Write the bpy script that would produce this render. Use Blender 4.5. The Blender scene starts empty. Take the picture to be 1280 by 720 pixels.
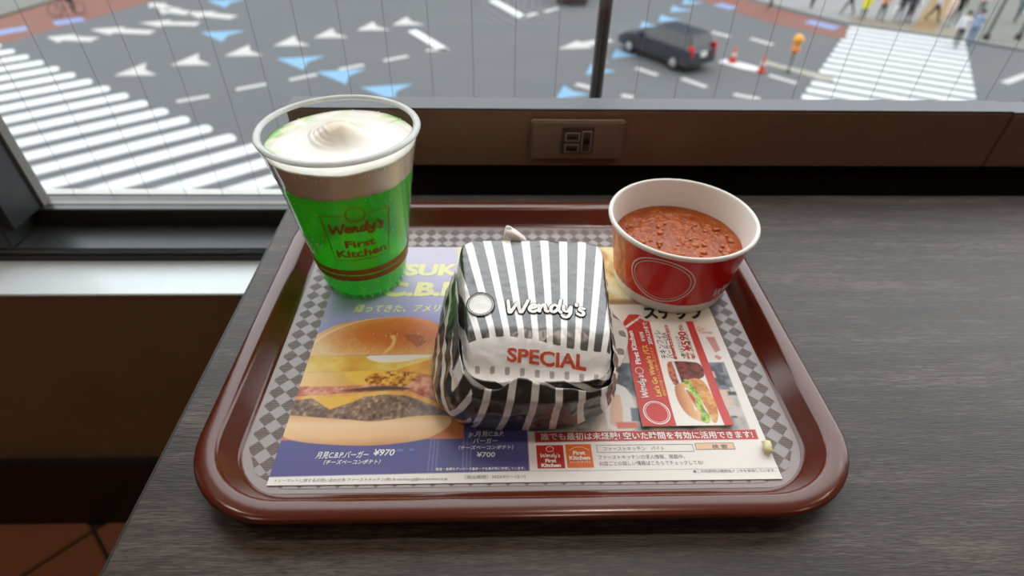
import bpy, bmesh, math, random
import numpy as np
from mathutils import Vector, Matrix, noise

random.seed(7)
rng = np.random.default_rng(7)
SC = bpy.context.scene
COL = SC.collection
TZ = 0.70            # height of the table top above the restaurant floor
STREET = -8.0        # height of the road surface below that floor
PI = math.pi

# ------------------------------------------------------------------ camera
def make_camera():
    p, r, y = math.radians(40.245), math.radians(1.234), math.radians(-2.178)
    right = Vector((1, 0, 0)); fw = Vector((0, math.cos(p), -math.sin(p))); up = Vector((0, math.sin(p), math.cos(p)))
    rt = right * math.cos(r) + up * math.sin(r)
    u2 = -right * math.sin(r) + up * math.cos(r)
    Z = Matrix.Rotation(y, 3, 'Z')
    rt, u2, fw = Z @ rt, Z @ u2, Z @ fw
    cam = bpy.data.cameras.new('camera')
    cam.sensor_width = 36.0; cam.lens = 36.0 * 710.42 / 1280.0
    cam.clip_start = 0.02; cam.clip_end = 500
    cam.dof.use_dof = True; cam.dof.focus_distance = 0.362; cam.dof.aperture_fstop = 6.0
    o = bpy.data.objects.new('camera', cam); COL.objects.link(o)
    m = Matrix((rt, u2, -fw)).transposed().to_4x4()
    m.translation = Vector((0, 0, TZ + 0.30))
    o.matrix_world = m
    SC.camera = o
make_camera()

# ------------------------------------------------------------------ sky, lamps, exposure
def make_world():
    w = bpy.data.worlds.new('overcast_sky'); SC.world = w; w.use_nodes = True
    bg = w.node_tree.nodes['Background']
    bg.inputs[0].default_value = (0.93, 0.97, 1.0, 1); bg.inputs[1].default_value = 3.4
make_world()
def area(name, loc, size, power, color, rot=(0, 0, 0), sy=None):
    l = bpy.data.lights.new(name, 'AREA'); l.energy = power; l.color = color
    if sy: l.shape = 'RECTANGLE'; l.size = size; l.size_y = sy
    else: l.shape = 'DISK'; l.size = size
    o = bpy.data.objects.new(name, l); COL.objects.link(o); o.location = loc; o.rotation_euler = rot
    return o
WARM = (1.0, 0.87, 0.72)
for lx, ly, pw in ((-1.3, -0.9, 2), (0.25, -0.9, 2), (1.8, -0.9, 2), (-1.3, 0.28, 3), (0.35, 0.28, 4.5), (1.8, 0.28, 3)):
    area('ceiling_lamp', (lx, ly, 2.44), 0.16, pw, WARM)
SC.view_settings.view_transform = 'Standard'
SC.view_settings.look = 'None'
SC.view_settings.exposure = 0.0
SC.view_settings.gamma = 1.0
SC.view_settings.use_curve_mapping = False

# ------------------------------------------------------------------ helpers: colour and materials
def lin(c):
    c = np.asarray(c, float) / 255.0
    return np.where(c <= 0.04045, c / 12.92, ((c + 0.055) / 1.055) ** 2.4)
def L(r, g, b): return tuple(float(x) for x in lin((r, g, b))) + (1.0,)

class N:
    """small node-graph helper"""
    def __init__(s, name):
        s.m = bpy.data.materials.new(name); s.m.use_nodes = True
        s.t = s.m.node_tree; s.b = s.t.nodes['Principled BSDF']; s.out = s.t.nodes['Material Output']
    def n(s, typ, **kw):
        q = s.t.nodes.new(typ)
        for k, v in kw.items(): setattr(q, k, v)
        return q
    def l(s, a, b): s.t.links.new(a, b)
    def math(s, op, a, b=None, clamp=False):
        q = s.n('ShaderNodeMath', operation=op, use_clamp=clamp)
        for i, v in enumerate((a, b)):
            if v is None: continue
            if isinstance(v, (int, float)): q.inputs[i].default_value = v
            else: s.l(v, q.inputs[i])
        return q.outputs[0]
    def mix(s, f, a, b):
        q = s.n('ShaderNodeMix', data_type='RGBA')
        for i, v in ((0, f), (6, a), (7, b)):
            if isinstance(v, (int, float, tuple)): q.inputs[i].default_value = v
            else: s.l(v, q.inputs[i])
        return q.outputs[2]
    def coords(s, scale=(1, 1, 1), rot=(0, 0, 0), loc=(0, 0, 0), kind='Object'):
        c = s.n('ShaderNodeTexCoord'); m = s.n('ShaderNodeMapping')
        m.inputs['Scale'].default_value = scale; m.inputs['Rotation'].default_value = rot; m.inputs['Location'].default_value = loc
        s.l(c.outputs[kind], m.inputs[0]); return m.outputs[0]
    def noise(s, vec, scale, detail=4, rough=0.55):
        q = s.n('ShaderNodeTexNoise'); q.inputs['Scale'].default_value = scale
        q.inputs['Detail'].default_value = detail; q.inputs['Roughness'].default_value = rough
        s.l(vec, q.inputs['Vector']); return q.outputs['Fac']
    def ramp(s, f, stops):
        q = s.n('ShaderNodeValToRGB'); e = q.color_ramp.elements
        while len(e) < len(stops): e.new(0.5)
        for i, (p, c) in enumerate(stops): e[i].position = p; e[i].color = c
        s.l(f, q.inputs[0]); return q.outputs[0]
    def bump(s, h, strength=0.3, dist=0.001):
        q = s.n('ShaderNodeBump'); q.inputs['Strength'].default_value = strength; q.inputs['Distance'].default_value = dist
        s.l(h, q.inputs['Height']); s.l(q.outputs[0], s.b.inputs['Normal']); return q.outputs[0]
    def base(s, v):
        if isinstance(v, tuple): s.b.inputs['Base Color'].default_value = v
        else: s.l(v, s.b.inputs['Base Color'])
    def set(s, **kw):
        for k, v in kw.items(): s.b.inputs[k.replace('_', ' ')].default_value = v
        return s

def simple(name, col, rough=0.5, var=0.12, scale=30, bump=0.0, spec=0.5, metal=0.0, bscale=None, bdist=0.0005):
    a = N(name); v = a.coords(); f = a.noise(v, scale, 3)
    d = tuple(max(0.0, c * (1 - var)) for c in col[:3]) + (1,)
    u = tuple(min(1.0, c * (1 + var)) for c in col[:3]) + (1,)
    a.base(a.mix(f, d, u)); a.set(Roughness=rough, Metallic=metal); a.b.inputs['Specular IOR Level'].default_value = spec
    if bump: a.bump(a.noise(v, bscale or scale * 6, 3), bump, bdist)
    return a.m

# ------------------------------------------------------------------ helpers: objects
def link(o): COL.objects.link(o); return o
def mesh_from(name, verts, faces, smooth=False):
    me = bpy.data.meshes.new(name); me.from_pydata([tuple(v) for v in verts], [], faces); me.update()
    if smooth: me.polygons.foreach_set('use_smooth', [True] * len(me.polygons))
    return me
def put(name, me, mats, parent=None, loc=(0, 0, 0), rot=(0, 0, 0)):
    o = bpy.data.objects.new(name, me); link(o)
    for m in (mats if isinstance(mats, (list, tuple)) else [mats]):
        if m is not None and m.name not in [x.name for x in me.materials if x]: me.materials.append(m)
    o.location = loc; o.rotation_euler = rot
    if parent: o.parent = parent
    return o
def tag(o, label=None, cat=None, group=None, kind=None):
    if label: o['label'] = label
    if cat: o['category'] = cat
    if group: o['group'] = group
    if kind: o['kind'] = kind
    return o
def thing(name, label, cat, loc=(0, 0, 0), rz=0.0, group=None):
    o = bpy.data.objects.new(name, None); link(o); o.location = loc; o.rotation_euler = (0, 0, rz); o.empty_display_size = 0.05
    return tag(o, label, cat, group)
def copy_tree(o, parent=None):
    c = o.copy(); link(c)
    if parent: c.parent = parent
    for ch in list(o.children): copy_tree(ch, c)
    return c

class MB:
    def __init__(s): s.v = []; s.f = []
    def add(s, v, f):
        k = len(s.v); s.v += [tuple(x) for x in v]; s.f += [tuple(i + k for i in q) for q in f]; return s
    def box(s, x0, x1, y0, y1, z0, z1):
        v = [(x, y, z) for z in (z0, z1) for y in (y0, y1) for x in (x0, x1)]
        return s.add(v, [(0, 2, 3, 1), (4, 5, 7, 6), (0, 1, 5, 4), (2, 6, 7, 3), (0, 4, 6, 2), (1, 3, 7, 5)])
    def prism(s, poly, z0, z1):
        n = len(poly); v = [(x, y, z0) for x, y in poly] + [(x, y, z1) for x, y in poly]
        return s.add(v, [tuple(range(n - 1, -1, -1)), tuple(range(n, 2 * n))] + [(i, (i + 1) % n, n + (i + 1) % n, n + i) for i in range(n)])
    def lathe(s, prof, seg=64, a0=0.0, a1=2 * PI, cap0=False, cap1=False, c=(0, 0, 0)):
        full = abs(a1 - a0 - 2 * PI) < 1e-6; m = seg if full else seg + 1; n = len(prof); v = []
        for i in range(m):
            a = a0 + (a1 - a0) * i / seg
            v += [(c[0] + r * math.cos(a), c[1] + r * math.sin(a), c[2] + z) for r, z in prof]
        f = []
        for i in range(seg):
            j = (i + 1) % m
            f += [(i * n + k, j * n + k, j * n + k + 1, i * n + k + 1) for k in range(n - 1)]
        if cap0: f.append(tuple(i * n for i in range(m - 1, -1, -1)))
        if cap1: f.append(tuple(i * n + n - 1 for i in range(m)))
        return s.add(v, f)
    def tube(s, pts, r, seg=8):
        pts = [Vector(p) for p in pts]; v = []; f = []; n = len(pts)
        rs = r if isinstance(r, (list, tuple)) else [r] * n
        for i, p in enumerate(pts):
            t = (pts[min(i + 1, n - 1)] - pts[max(i - 1, 0)]).normalized()
            a = t.cross(Vector((0, 0, 1)))
            if a.length < 1e-3: a = t.cross(Vector((0, 1, 0)))
            a.normalize(); b = t.cross(a)
            v += [p + (a * math.cos(2 * PI * k / seg) + b * math.sin(2 * PI * k / seg)) * rs[i] for k in range(seg)]
        for i in range(n - 1):
            f += [(i * seg + k, i * seg + (k + 1) % seg, (i + 1) * seg + (k + 1) % seg, (i + 1) * seg + k) for k in range(seg)]
        f += [tuple(range(seg - 1, -1, -1)), tuple((n - 1) * seg + k for k in range(seg))]
        return s.add(v, f)
    def ball(s, c, r, seg=8, rings=6, sc=(1, 1, 1)):
        v = [(c[0], c[1], c[2] - r * sc[2])]
        for i in range(1, rings):
            a = -PI / 2 + PI * i / rings
            v += [(c[0] + r * sc[0] * math.cos(a) * math.cos(2 * PI * k / seg), c[1] + r * sc[1] * math.cos(a) * math.sin(2 * PI * k / seg), c[2] + r * sc[2] * math.sin(a)) for k in range(seg)]
        v.append((c[0], c[1], c[2] + r * sc[2])); t = len(v) - 1
        f = [(0, 1 + (k + 1) % seg, 1 + k) for k in range(seg)]
        for i in range(rings - 2):
            f += [(1 + i * seg + k, 1 + i * seg + (k + 1) % seg, 1 + (i + 1) * seg + (k + 1) % seg, 1 + (i + 1) * seg + k) for k in range(seg)]
        b = 1 + (rings - 2) * seg
        f += [(t, b + k, b + (k + 1) % seg) for k in range(seg)]
        return s.add(v, f)
    def build(s, name, mats, parent=None, loc=(0, 0, 0), rot=(0, 0, 0), smooth=False, bevel=0.0, fix=True):
        me = mesh_from(name, s.v, s.f, smooth)
        if fix or bevel:
            bm = bmesh.new(); bm.from_mesh(me)
            bmesh.ops.recalc_face_normals(bm, faces=bm.faces[:])
            if bevel:
                es = [e for e in bm.edges if len(e.link_faces) == 2 and e.calc_face_angle(0) > 0.5]
                bmesh.ops.bevel(bm, geom=es, offset=bevel, segments=2, affect='EDGES', clamp_overlap=True)
            bm.to_mesh(me); bm.free()
            if smooth: me.polygons.foreach_set('use_smooth', [True] * len(me.polygons))
        return put(name, me, mats, parent, loc, rot)

def catmull(pts, per=6, closed=False):
    P = [np.array(p, float) for p in pts]; n = len(P); out = []
    rngk = range(n if closed else n - 1)
    for i in rngk:
        p1, p2 = P[i], P[(i + 1) % n]
        p0 = P[(i - 1) % n] if (closed or i > 0) else 2 * p1 - p2
        p3 = P[(i + 2) % n] if (closed or i + 2 < n) else 2 * p2 - p1
        for k in range(per):
            t = k / per
            out.append(0.5 * ((2 * p1) + (-p0 + p2) * t + (2 * p0 - 5 * p1 + 4 * p2 - p3) * t * t + (-p0 + 3 * p1 - 3 * p2 + p3) * t ** 3))
    if not closed: out.append(P[-1])
    return np.array(out)

# flat print: lettering and strokes as 2-D meshes (x right, y up)
def text2d(body, size=1.0, bold=0.0, shear=0.0, width=None, align='LEFT'):
    c = bpy.data.curves.new('t', 'FONT'); c.body = body; c.size = size; c.offset = bold * size; c.shear = shear
    c.resolution_u = 3; c.fill_mode = 'FRONT'
    o = bpy.data.objects.new('t', c); link(o)
    dg = bpy.context.evaluated_depsgraph_get(); dg.update()
    ev = o.evaluated_get(dg); m = ev.to_mesh()
    v = np.zeros(len(m.vertices) * 3); m.vertices.foreach_get('co', v); v = v.reshape(-1, 3)[:, :2].copy()
    f = [tuple(p.vertices) for p in m.polygons]
    ev.to_mesh_clear(); bpy.data.objects.remove(o); bpy.data.curves.remove(c)
    w = v[:, 0].max() - v[:, 0].min(); v[:, 0] -= v[:, 0].min()
    if width: v[:, 0] *= width / w; w = width
    if align == 'CENTER': v[:, 0] -= w / 2
    return v, f
def stroke2d(pts, w, per=5, closed=False):
    q = catmull(pts, per, closed); n = len(q); v = []; f = []
    for i in range(n):
        a = q[(i - 1) % n] if (closed or i > 0) else q[i]; b = q[(i + 1) % n] if (closed or i < n - 1) else q[i]
        t = b - a; t = t / (np.hypot(*t) + 1e-12); m = np.array([-t[1], t[0]]) * w / 2
        v += [q[i] - m, q[i] + m]
    for i in range(n if closed else n - 1):
        j = (i + 1) % n; f.append((2 * i, 2 * j, 2 * j + 1, 2 * i + 1))
    if not closed:
        for e in (0, n - 1):
            k = len(v); v += [q[e] + w / 2 * np.array([math.cos(2 * PI * i / 10), math.sin(2 * PI * i / 10)]) for i in range(10)]
            f.append(tuple(range(k, k + 10)))
    return np.array(v), f
def join2d(parts):
    V = []; F = []; k = 0
    for v, f in parts:
        V.append(np.asarray(v)); F += [tuple(i + k for i in q) for q in f]; k += len(v)
    return np.concatenate(V), F
SCRIPT = [[(0, .95), (.04, .5), (.1, 0), (.28, .3), (.55, .8), (.62, .35), (.74, .02), (.95, .5), (1.13, 1.0)],
          [(1.24, .36), (1.48, .42), (1.55, .58), (1.42, .68), (1.25, .48), (1.2, .22), (1.36, .08), (1.62, .2)],
          [(1.72, .62), (1.74, .12)], [(1.74, .26), (1.9, .56), (2.04, .64), (2.08, .4), (2.1, .18), (2.2, .12)],
          [(2.82, .52), (2.64, .66), (2.44, .52), (2.38, .22), (2.52, .1), (2.7, .24), (2.84, .5)], [(2.98, 1.1), (2.90, .7), (2.82, .3), (2.94, .08)],
          [(3.12, .62), (3.1, .3), (3.24, .16), (3.4, .34), (3.54, .66)], [(3.54, .66), (3.46, .1), (3.3, -.22), (3.1, -.24), (3.0, -.12)],
          [(3.86, .86), (3.84, .72)], [(4.26, .52), (4.08, .58), (4.0, .42), (4.2, .24), (4.16, .05), (4.0, 0), (3.86, .1)]]
def script2d(width, w=0.17):
    k = width / 4.3
    v, f = join2d([stroke2d(s, w) for s in SCRIPT]); v = (v - np.array([2.14, .4])) * k
    return v, f
def ring2d(a, b, w, n=40):
    return stroke2d([(a * math.cos(2 * PI * i / n), b * math.sin(2 * PI * i / n)) for i in range(n)], w, 1, True)
def disc2d(a, b, n=40):
    return np.array([(a * math.cos(2 * PI * i / n), b * math.sin(2 * PI * i / n)) for i in range(n)]), [tuple(range(n))]
def rect2d(x0, y0, x1, y1): return np.array([(x0, y0), (x1, y0), (x1, y1), (x0, y1)], float), [(0, 1, 2, 3)]
def frame2d(x0, y0, x1, y1, w):
    return join2d([rect2d(x0, y0, x1, y0 + w), rect2d(x0, y1 - w, x1, y1), rect2d(x0, y0, x0 + w, y1), rect2d(x1 - w, y0, x1, y1)])
def shift(g, dx, dy, rot=0.0, sc=1.0):
    v, f = g; c, s = math.cos(rot), math.sin(rot); v = np.asarray(v) * sc
    return np.stack([v[:, 0] * c - v[:, 1] * s + dx, v[:, 0] * s + v[:, 1] * c + dy], 1), f

# ------------------------------------------------------------------ materials
M = {}
def wood_material():
    a = N('dark_wood_laminate'); v = a.coords((0.8, 9, 4)); v2 = a.coords((5.5, 60, 10)); v3 = a.coords((22, 260, 30))
    f1 = a.noise(v, 6, 6, .6); f2 = a.noise(v2, 8, 4, .6); f3 = a.noise(v3, 6, 2, .5)
    s = a.math('ADD', a.math('MULTIPLY', f1, .55), a.math('MULTIPLY', f2, .45))
    c = a.ramp(s, [(.36, L(38, 31, 29)), (.5, L(62, 49, 43)), (.62, L(98, 83, 75))])
    c = a.mix(a.math('MULTIPLY', a.ramp(f3, [(.50, (0, 0, 0, 1)), (.58, (1, 1, 1, 1))]), .70), c, L(28, 23, 21))
    a.base(c); a.set(Roughness=.42); a.b.inputs['Specular IOR Level'].default_value = .5
    a.bump(a.math('ADD', a.math('MULTIPLY', f3, -1.0), f2), .35, .0006)
    return a.m
M['wood'] = wood_material()
M['edge'] = simple('dark_edge_band', L(38, 32, 30), .5)
M['metal_leg'] = simple('black_leg_metal', L(22, 22, 23), .45)
M['tray'] = simple('brown_tray_plastic', L(92, 38, 22), .2, .06, 60, .05, .7, bscale=300)
def tray_floor():
    a = N('checkered_tray_floor')
    v = a.coords((1, 1, 0), rot=(0, 0, PI / 4))
    ck = a.n('ShaderNodeTexChecker'); ck.inputs['Scale'].default_value = 1 / 0.0076; a.l(v, ck.inputs['Vector'])
    ck.inputs['Color1'].default_value = (1, 1, 1, 1); ck.inputs['Color2'].default_value = (0, 0, 0, 1)
    w = a.n('ShaderNodeTexWave', wave_type='BANDS', bands_direction='Y'); w.inputs['Scale'].default_value = 330; w.inputs['Distortion'].default_value = 0
    a.l(a.coords(), w.inputs['Vector'])
    hat = ck.outputs['Fac']
    d = a.mix(w.outputs['Fac'], L(70, 52, 46), L(128, 110, 104))
    a.base(a.mix(hat, L(148, 138, 138), d))  # grey sky sheen on the brown plastic is painted into these tones
    a.l(a.math('ADD', .26, a.math('MULTIPLY', hat, .22)), a.b.inputs['Roughness'])
    a.b.inputs['Specular IOR Level'].default_value = .7
    a.bump(a.math('MULTIPLY', hat, w.outputs['Fac']), .35, .0003)
    return a.m
M['tray_floor'] = tray_floor()
M['tray_line'] = simple('tray_inner_border', L(150, 136, 134), .28, .05, 60, 0, .7)
M['box'] = simple('dark_brown_leatherette', L(138, 104, 84), .5, .15, 40, .35, .4, bscale=220, bdist=.0008)
M['box_top'] = simple('grey_ledge_top', L(82, 85, 90), .45, .05)
M['black'] = simple('black_panel', L(14, 13, 13), .6)
M['frame'] = simple('black_window_frame', L(48, 48, 49), .35, .1, 20)
M['bead'] = simple('grey_glazing_bead', L(120, 118, 112), .4, .05)
M['ledge'] = simple('white_stone_ledge', L(226, 234, 238), .3, .04, 40)
M['ext'] = simple('pale_concrete_sill', L(200, 199, 194), .7, .06, 20)
M['wall'] = simple('brown_marble_wall', L(146, 112, 88), .45, .22, 5)
M['skirt'] = simple('black_baseboard', L(20, 18, 17), .5)
M['tile'] = simple('terracotta_floor_tile', L(150, 92, 58), .45, .12, 6)
M['grout'] = simple('dark_floor_grout', L(48, 36, 30), .8)
M['room'] = simple('warm_plaster', L(158, 136, 114), .8, .04, 8)
M['ceil'] = simple('ceiling_plaster', L(225, 218, 205), .8, .03, 8)
M['wire'] = simple('steel_glass_wire', L(104, 106, 108), .4)
def glass():
    a = N('window_glass'); t = a.n('ShaderNodeBsdfTransparent'); g = a.n('ShaderNodeBsdfGlossy'); mx = a.n('ShaderNodeMixShader')
    t.inputs[0].default_value = (.97, .975, .97, 1); g.inputs['Roughness'].default_value = .01
    fr = a.n('ShaderNodeFresnel'); fr.inputs[0].default_value = 1.45; gm = a.n('ShaderNodeNewGeometry'); a.l(a.math('MULTIPLY', fr.outputs[0], a.math('SUBTRACT', 1.0, gm.outputs['Backfacing'])), mx.inputs[0])
    nz = a.noise(a.coords(), 3); a.l(a.mix(nz, (.965, .972, .97, 1), (.98, .985, .98, 1)), t.inputs[0])
    a.l(t.outputs[0], mx.inputs[1]); a.l(g.outputs[0], mx.inputs[2]); a.l(mx.outputs[0], a.out.inputs[0]); a.t.nodes.remove(a.b)
    return a.m
M['glass'] = glass()
M['asphalt'] = simple('grey_asphalt', L(85, 86, 88), .85, .10, .35)
M['paint'] = simple('white_road_paint', L(192, 194, 195), .7, .04, 2)
M['worn'] = simple('worn_road_paint', L(168, 168, 164), .8, .16, 3)
M['blue'] = simple('blue_road_paint', L(108, 146, 174), .7, .08, 3)
M['redpave'] = simple('red_brown_pavement', L(112, 74, 64), .85, .08, .8)
M['pave'] = simple('grey_pavement', L(104, 103, 97), .85, .08, .8)
M['pale'] = simple('pale_pavement', L(124, 124, 122), .85, .06, .8)
M['tan'] = simple('tan_tactile_paving', L(126, 104, 72), .85, .08, 1)
M['cone'] = simple('orange_cone_plastic', L(200, 66, 30), .5)
M['polem'] = simple('dark_pole_steel', L(62, 58, 55), .5, .1, 40)
M['yellow'] = simple('amber_lamp_plastic', L(220, 150, 40), .4)
def vcol_mat(name, rough=.4, spec=.5, sub=0.0, bump=0.0, bscale=400, bdist=.0005):
    a = N(name); q = a.n('ShaderNodeVertexColor', layer_name='Col'); a.base(q.outputs[0]); a.set(Roughness=rough)
    a.b.inputs['Specular IOR Level'].default_value = spec
    if sub: a.set(Subsurface_Weight=sub, Subsurface_Scale=.004)
    v = a.coords(); f = a.noise(v, bscale, 3)
    if bump: a.bump(f, bump, bdist)
    return a.m
M['print'] = vcol_mat('printed_paper', .38, .4)
M['paper'] = simple('white_mat_paper', L(236, 230, 226), .45, .02, 100)
def ink(name, *c, rough=.4): return simple(name, L(*c), rough, .03, 200)
M['ink_white'] = ink('white_ink', 245, 243, 240); M['ink_cream'] = ink('pale_yellow_ink', 238, 232, 170)
M['ink_grey'] = ink('grey_ink', 120, 112, 110); M['ink_black'] = ink('black_ink', 34, 30, 30)
M['ink_red'] = ink('red_ink', 196, 44, 38); M['ink_orange'] = ink('orange_ink', 232, 150, 60); M['ink_special'] = ink('vermilion_ink', 206, 78, 48)

def setcol(me, cols):
    a = me.color_attributes.new('Col', 'FLOAT_COLOR', 'POINT')
    c = np.ones((len(me.vertices), 4), np.float32); c[:, :3] = cols
    a.data.foreach_set('color', c.ravel())

# ================================================================== SETTING: room shell
GX0, GX1 = -0.605, 2.6      # window opening
YW = 0.538                  # inner face of the low wall
YG = 0.680                  # glass plane
LZ = TZ - 0.1634            # stone ledge height
S = 'structure'
tag(MB().box(-2.6, GX1 + .4, -3.2, YW + .06, -0.1, -0.004).build('floor', M['grout']), kind=S)
fl = bpy.data.objects['floor']
tile_me = None
t = MB().box(-.148, .148, -.148, .148, -.006, 0).build('tile', M['tile'], fl, bevel=.002)
tile_me = t.data; first = True
for i in range(-3, 5):
    for j in range(-3, 5):
        # tiles laid diagonally; only those that the low wall and the seats leave free
        x = -0.72 + (i - j) * .2135; y = .30 + (i + j) * .2135
        if y - .15 > YW or y < -1.2 or x < -2.3 or x > 1.6: continue
        o = t if first else link(t.copy())
        first = False; o.parent = fl; o.location = (x, y, 0); o.rotation_euler = (0, 0, PI / 4)
tag(MB().box(-2.6, GX1 + .4, YW, YW + .07, 0.0, LZ - .004).build('wall_front', M['wall']), kind=S)
tag(MB().box(-2.6, GX1 + .4, YW - .012, YW, 0.0, .19).build('baseboard_front', M['skirt'], bevel=.002), kind=S)
tag(MB().box(-2.6, GX1 + .4, YW - .0005, .605, LZ - .004, LZ).build('trim_1', M['ledge'], bevel=.001), kind=S)
# window 1: black profile, grey beads, wired pane
w1 = MB().box(-2.6, GX1 + .4, .605, YG + .012, LZ - .03, LZ + .0095).box(-2.6, GX1 + .4, .603, YG + .012, LZ + .012, TZ - .1425)
w1.box(GX0 - .02, GX1, .656, YG + .012, TZ - .1425, TZ - .117)
w1.box(-2.6, GX0 - .012, .603, YG + .012, TZ - .1425, 2.40)                      # wide left jamb
w1.box(GX1, GX1 + .4, .603, YG + .012, TZ - .1425, 2.40)
w1 = tag(w1.build('window_1', M['frame'], bevel=.0015), kind=S)
MB().box(GX0, GX1, .6685, YG - .003, TZ - .1175, TZ - .1162).build('glazing_bead', M['bead'], w1)
MB().box(GX0 - .012, GX0, .610, YG - .004, TZ - .1172, 2.4).build('glazing_bead', M['frame'], w1)
MB().box(GX0 - .003, GX0 + .004, .664, YG - .002, TZ - .117, 2.4).build('glazing_bead', M['bead'], w1)
MB().box(GX0, GX1, YG, YG + .006, TZ - .118, 2.4).build('pane', M['glass'], w1)
wm = MB().tube([(0, 0, TZ - .117), (0, 0, 2.4)], .0003, 5)
wobj = None
k = 0
x = -.573
while x < GX1:
    if wobj is None: wobj = wm.build('wire', M['wire'], w1); o = wobj
    else: o = link(wobj.copy()); o.parent = w1
    o.location = (x, YG + .0085, 0); x += .04975; k += 1
tag(MB().box(-2.6, GX1 + .4, YG + .012, .712, TZ - .2, TZ - .1165).build('trim_2', M['ext'], bevel=.003), kind=S)
tag(MB().box(-2.6, GX1 + .4, .603, .90, 2.40, 2.62).build('wall_top', M['room']), kind=S)
M['facade'] = simple('grey_facade_panels', L(104, 104, 106), .6, .08, .5)
tag(MB().box(-60, 60, .70, .92, 2.62, 27).box(-60, -2.6, .70, .92, STREET, 2.62).box(GX1 + .4, 60, .70, .92, STREET, 2.62).build('wall_facade', M['facade']), kind=S)
for bx0, bx1, by, bh in ((-75, -30, 64, 26), (-29, 8, 70, 30), (9, 40, 66, 24), (41, 80, 62, 28)):
    b_ = MB().box(bx0, bx1, by, by + 12, STREET, STREET + bh)
    for fl_ in range(int(bh // 3.4)): b_.box(bx0 + 1, bx1 - 1, by - .25, by + .1, STREET + 3.0 + fl_ * 3.4, STREET + 3.9 + fl_ * 3.4)
    tag(b_.build('wall_far', M['facade']), kind=S)
tag(MB().box(-2.6, GX1 + .4, YG + .012, .70, STREET, TZ - .2).build('wall_outside', M['ext']), kind=S)
tag(MB().box(-2.6, -2.5, -3.2, YW, 0, 2.55).build('wall_left', M['room']), kind=S)
tag(MB().box(GX1 + .3, GX1 + .4, -3.2, YW, 0, 2.55).build('wall_right', M['room']), kind=S)
tag(MB().box(-2.6, GX1 + .4, -3.3, -3.2, 0, 2.55).build('wall_back', M['room']), kind=S)
tag(MB().box(-2.6, GX1 + .4, -3.3, .60, 2.5, 2.6).build('ceiling', M['ceil']), kind=S)

# box duct behind the table with the outlet
tag(MB().box(-.203, GX1 + .3, .5585, .603, LZ, TZ + .0125).build('trim_3', M['black']), kind=S)
duct = MB().box(-.203, .5225, YW, .566, TZ + .0125, TZ + .0725).build('trim_4', M['box'], bevel=.0012); tag(duct, kind=S)
MB().box(-.203, .5225, YW + .001, .5665, TZ + .0725, TZ + .0742).build('top_strip', M['box_top'], duct)
duct2 = MB().box(.5236, GX1 + .3, YW, .566, TZ + .0125, TZ + .0715).build('trim_5', M['box'], bevel=.0012); tag(duct2, kind=S)
MB().box(.5236, GX1 + .3, YW + .001, .5665, TZ + .0715, TZ + .0732).build('top_strip', M['box_top'], duct2)

# ================================================================== power outlet
out = thing('power_outlet', 'dark brown power outlet plate on the box behind the tray', 'outlet', (.0825, YW, TZ + .0445))
mo = simple('brown_outlet_plastic', L(128, 104, 90), .35, .04); mi = simple('dark_socket_plastic', L(72, 62, 56), .35); mk = simple('socket_black', L(6, 6, 6), .6)
mr = simple('socket_rim', L(170, 160, 150), .4)
MB().box(-.047, .047, -.0075, 0, -.021, .0205).build('face_plate', mo, out, bevel=.0015)
ins = MB().box(-.0158, .0162, -.0092, -.0074, -.0135, .0145).build('socket_insert', mi, out, bevel=.0008)
for z in (.0048, -.0075):
    MB().box(-.0125, .0020, -.0100, -.0091, z - .0042, z + .0048).build('socket_rim', mr, ins, bevel=.0004)
    MB().box(-.0115, .0010, -.0103, -.0099, z - .0030, z + .0040).build('socket_face', mi, ins)
    MB().box(-.0098, -.0006, -.0106, -.0102, z - .0016, z + .0012).build('slot', mk, ins)
MB().box(.0042, .0140, -.0100, -.0091, -.0115, .0115).build('socket_rim', mr, ins, bevel=.0004)
MB().box(.0051, .0131, -.0103, -.0099, -.0105, .0105).build('socket_face', mi, ins)
MB().prism([(.0091 + .0036 * math.cos(2 * PI * i / 16), .0008 + .0036 * math.sin(2 * PI * i / 16)) for i in range(16)], 0, .0006).build('ground_hole', mk, ins, loc=(0, -.0101, 0), rot=(PI / 2, 0, 0))

# ================================================================== table
tb = thing('table', 'dark brown wood-grain counter table that carries the tray', 'table', (0, 0, 0))
MB().box(-.2000, 1.25, -.30, .5002, TZ - .03, TZ).build('table_top', M['wood'], tb, bevel=.0008)
MB().box(-.2012, -.2000, -.30, .5002, TZ - .03, TZ - .0006).build('edge_band', M['edge'], tb)
for x, y in ((-.05, .40), (1.1, .40), (1.1, -.15), (-.05, -.15)):
    MB().box(x - .02, x + .02, y - .02, y + .02, 0, TZ - .03).build('leg', M['metal_leg'], tb)

# ================================================================== tray
TX, TY = .0175, .3035
def rrect(hx, hy, r, n=10):
    p = []
    for cx, cy, a0 in ((hx - r, hy - r, 0), (-hx + r, hy - r, PI / 2), (-hx + r, -hy + r, PI), (hx - r, -hy + r, 1.5 * PI)):
        p += [(cx + r * math.cos(a0 + PI / 2 * i / n), cy + r * math.sin(a0 + PI / 2 * i / n)) for i in range(n + 1)]
    return p
tr = thing('serving_tray', 'brown plastic serving tray with rounded corners and checkered base', 'tray', (TX, TY, TZ))
HX, HY, R0 = .191, .1555, .056
prof = [(.0215, 0.0), (.0195, .0006), (.0110, .0128), (.0060, .0142), (.0012, .0136), (.0, .0146), (.0, .0160), (.0012, .0174), (.0040, .0181), (.0100, .0183), (.0118, .0178), (.0132, .0160), (.0196, .0052), (.0210, .0038), (.0235, .0034)]
V = []; F = []
for ins_, z in prof: V += [(x, y, z) for x, y in rrect(HX - ins_, HY - ins_, R0 - ins_ * .95)]
n = len(rrect(1, 1, .1))
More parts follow.
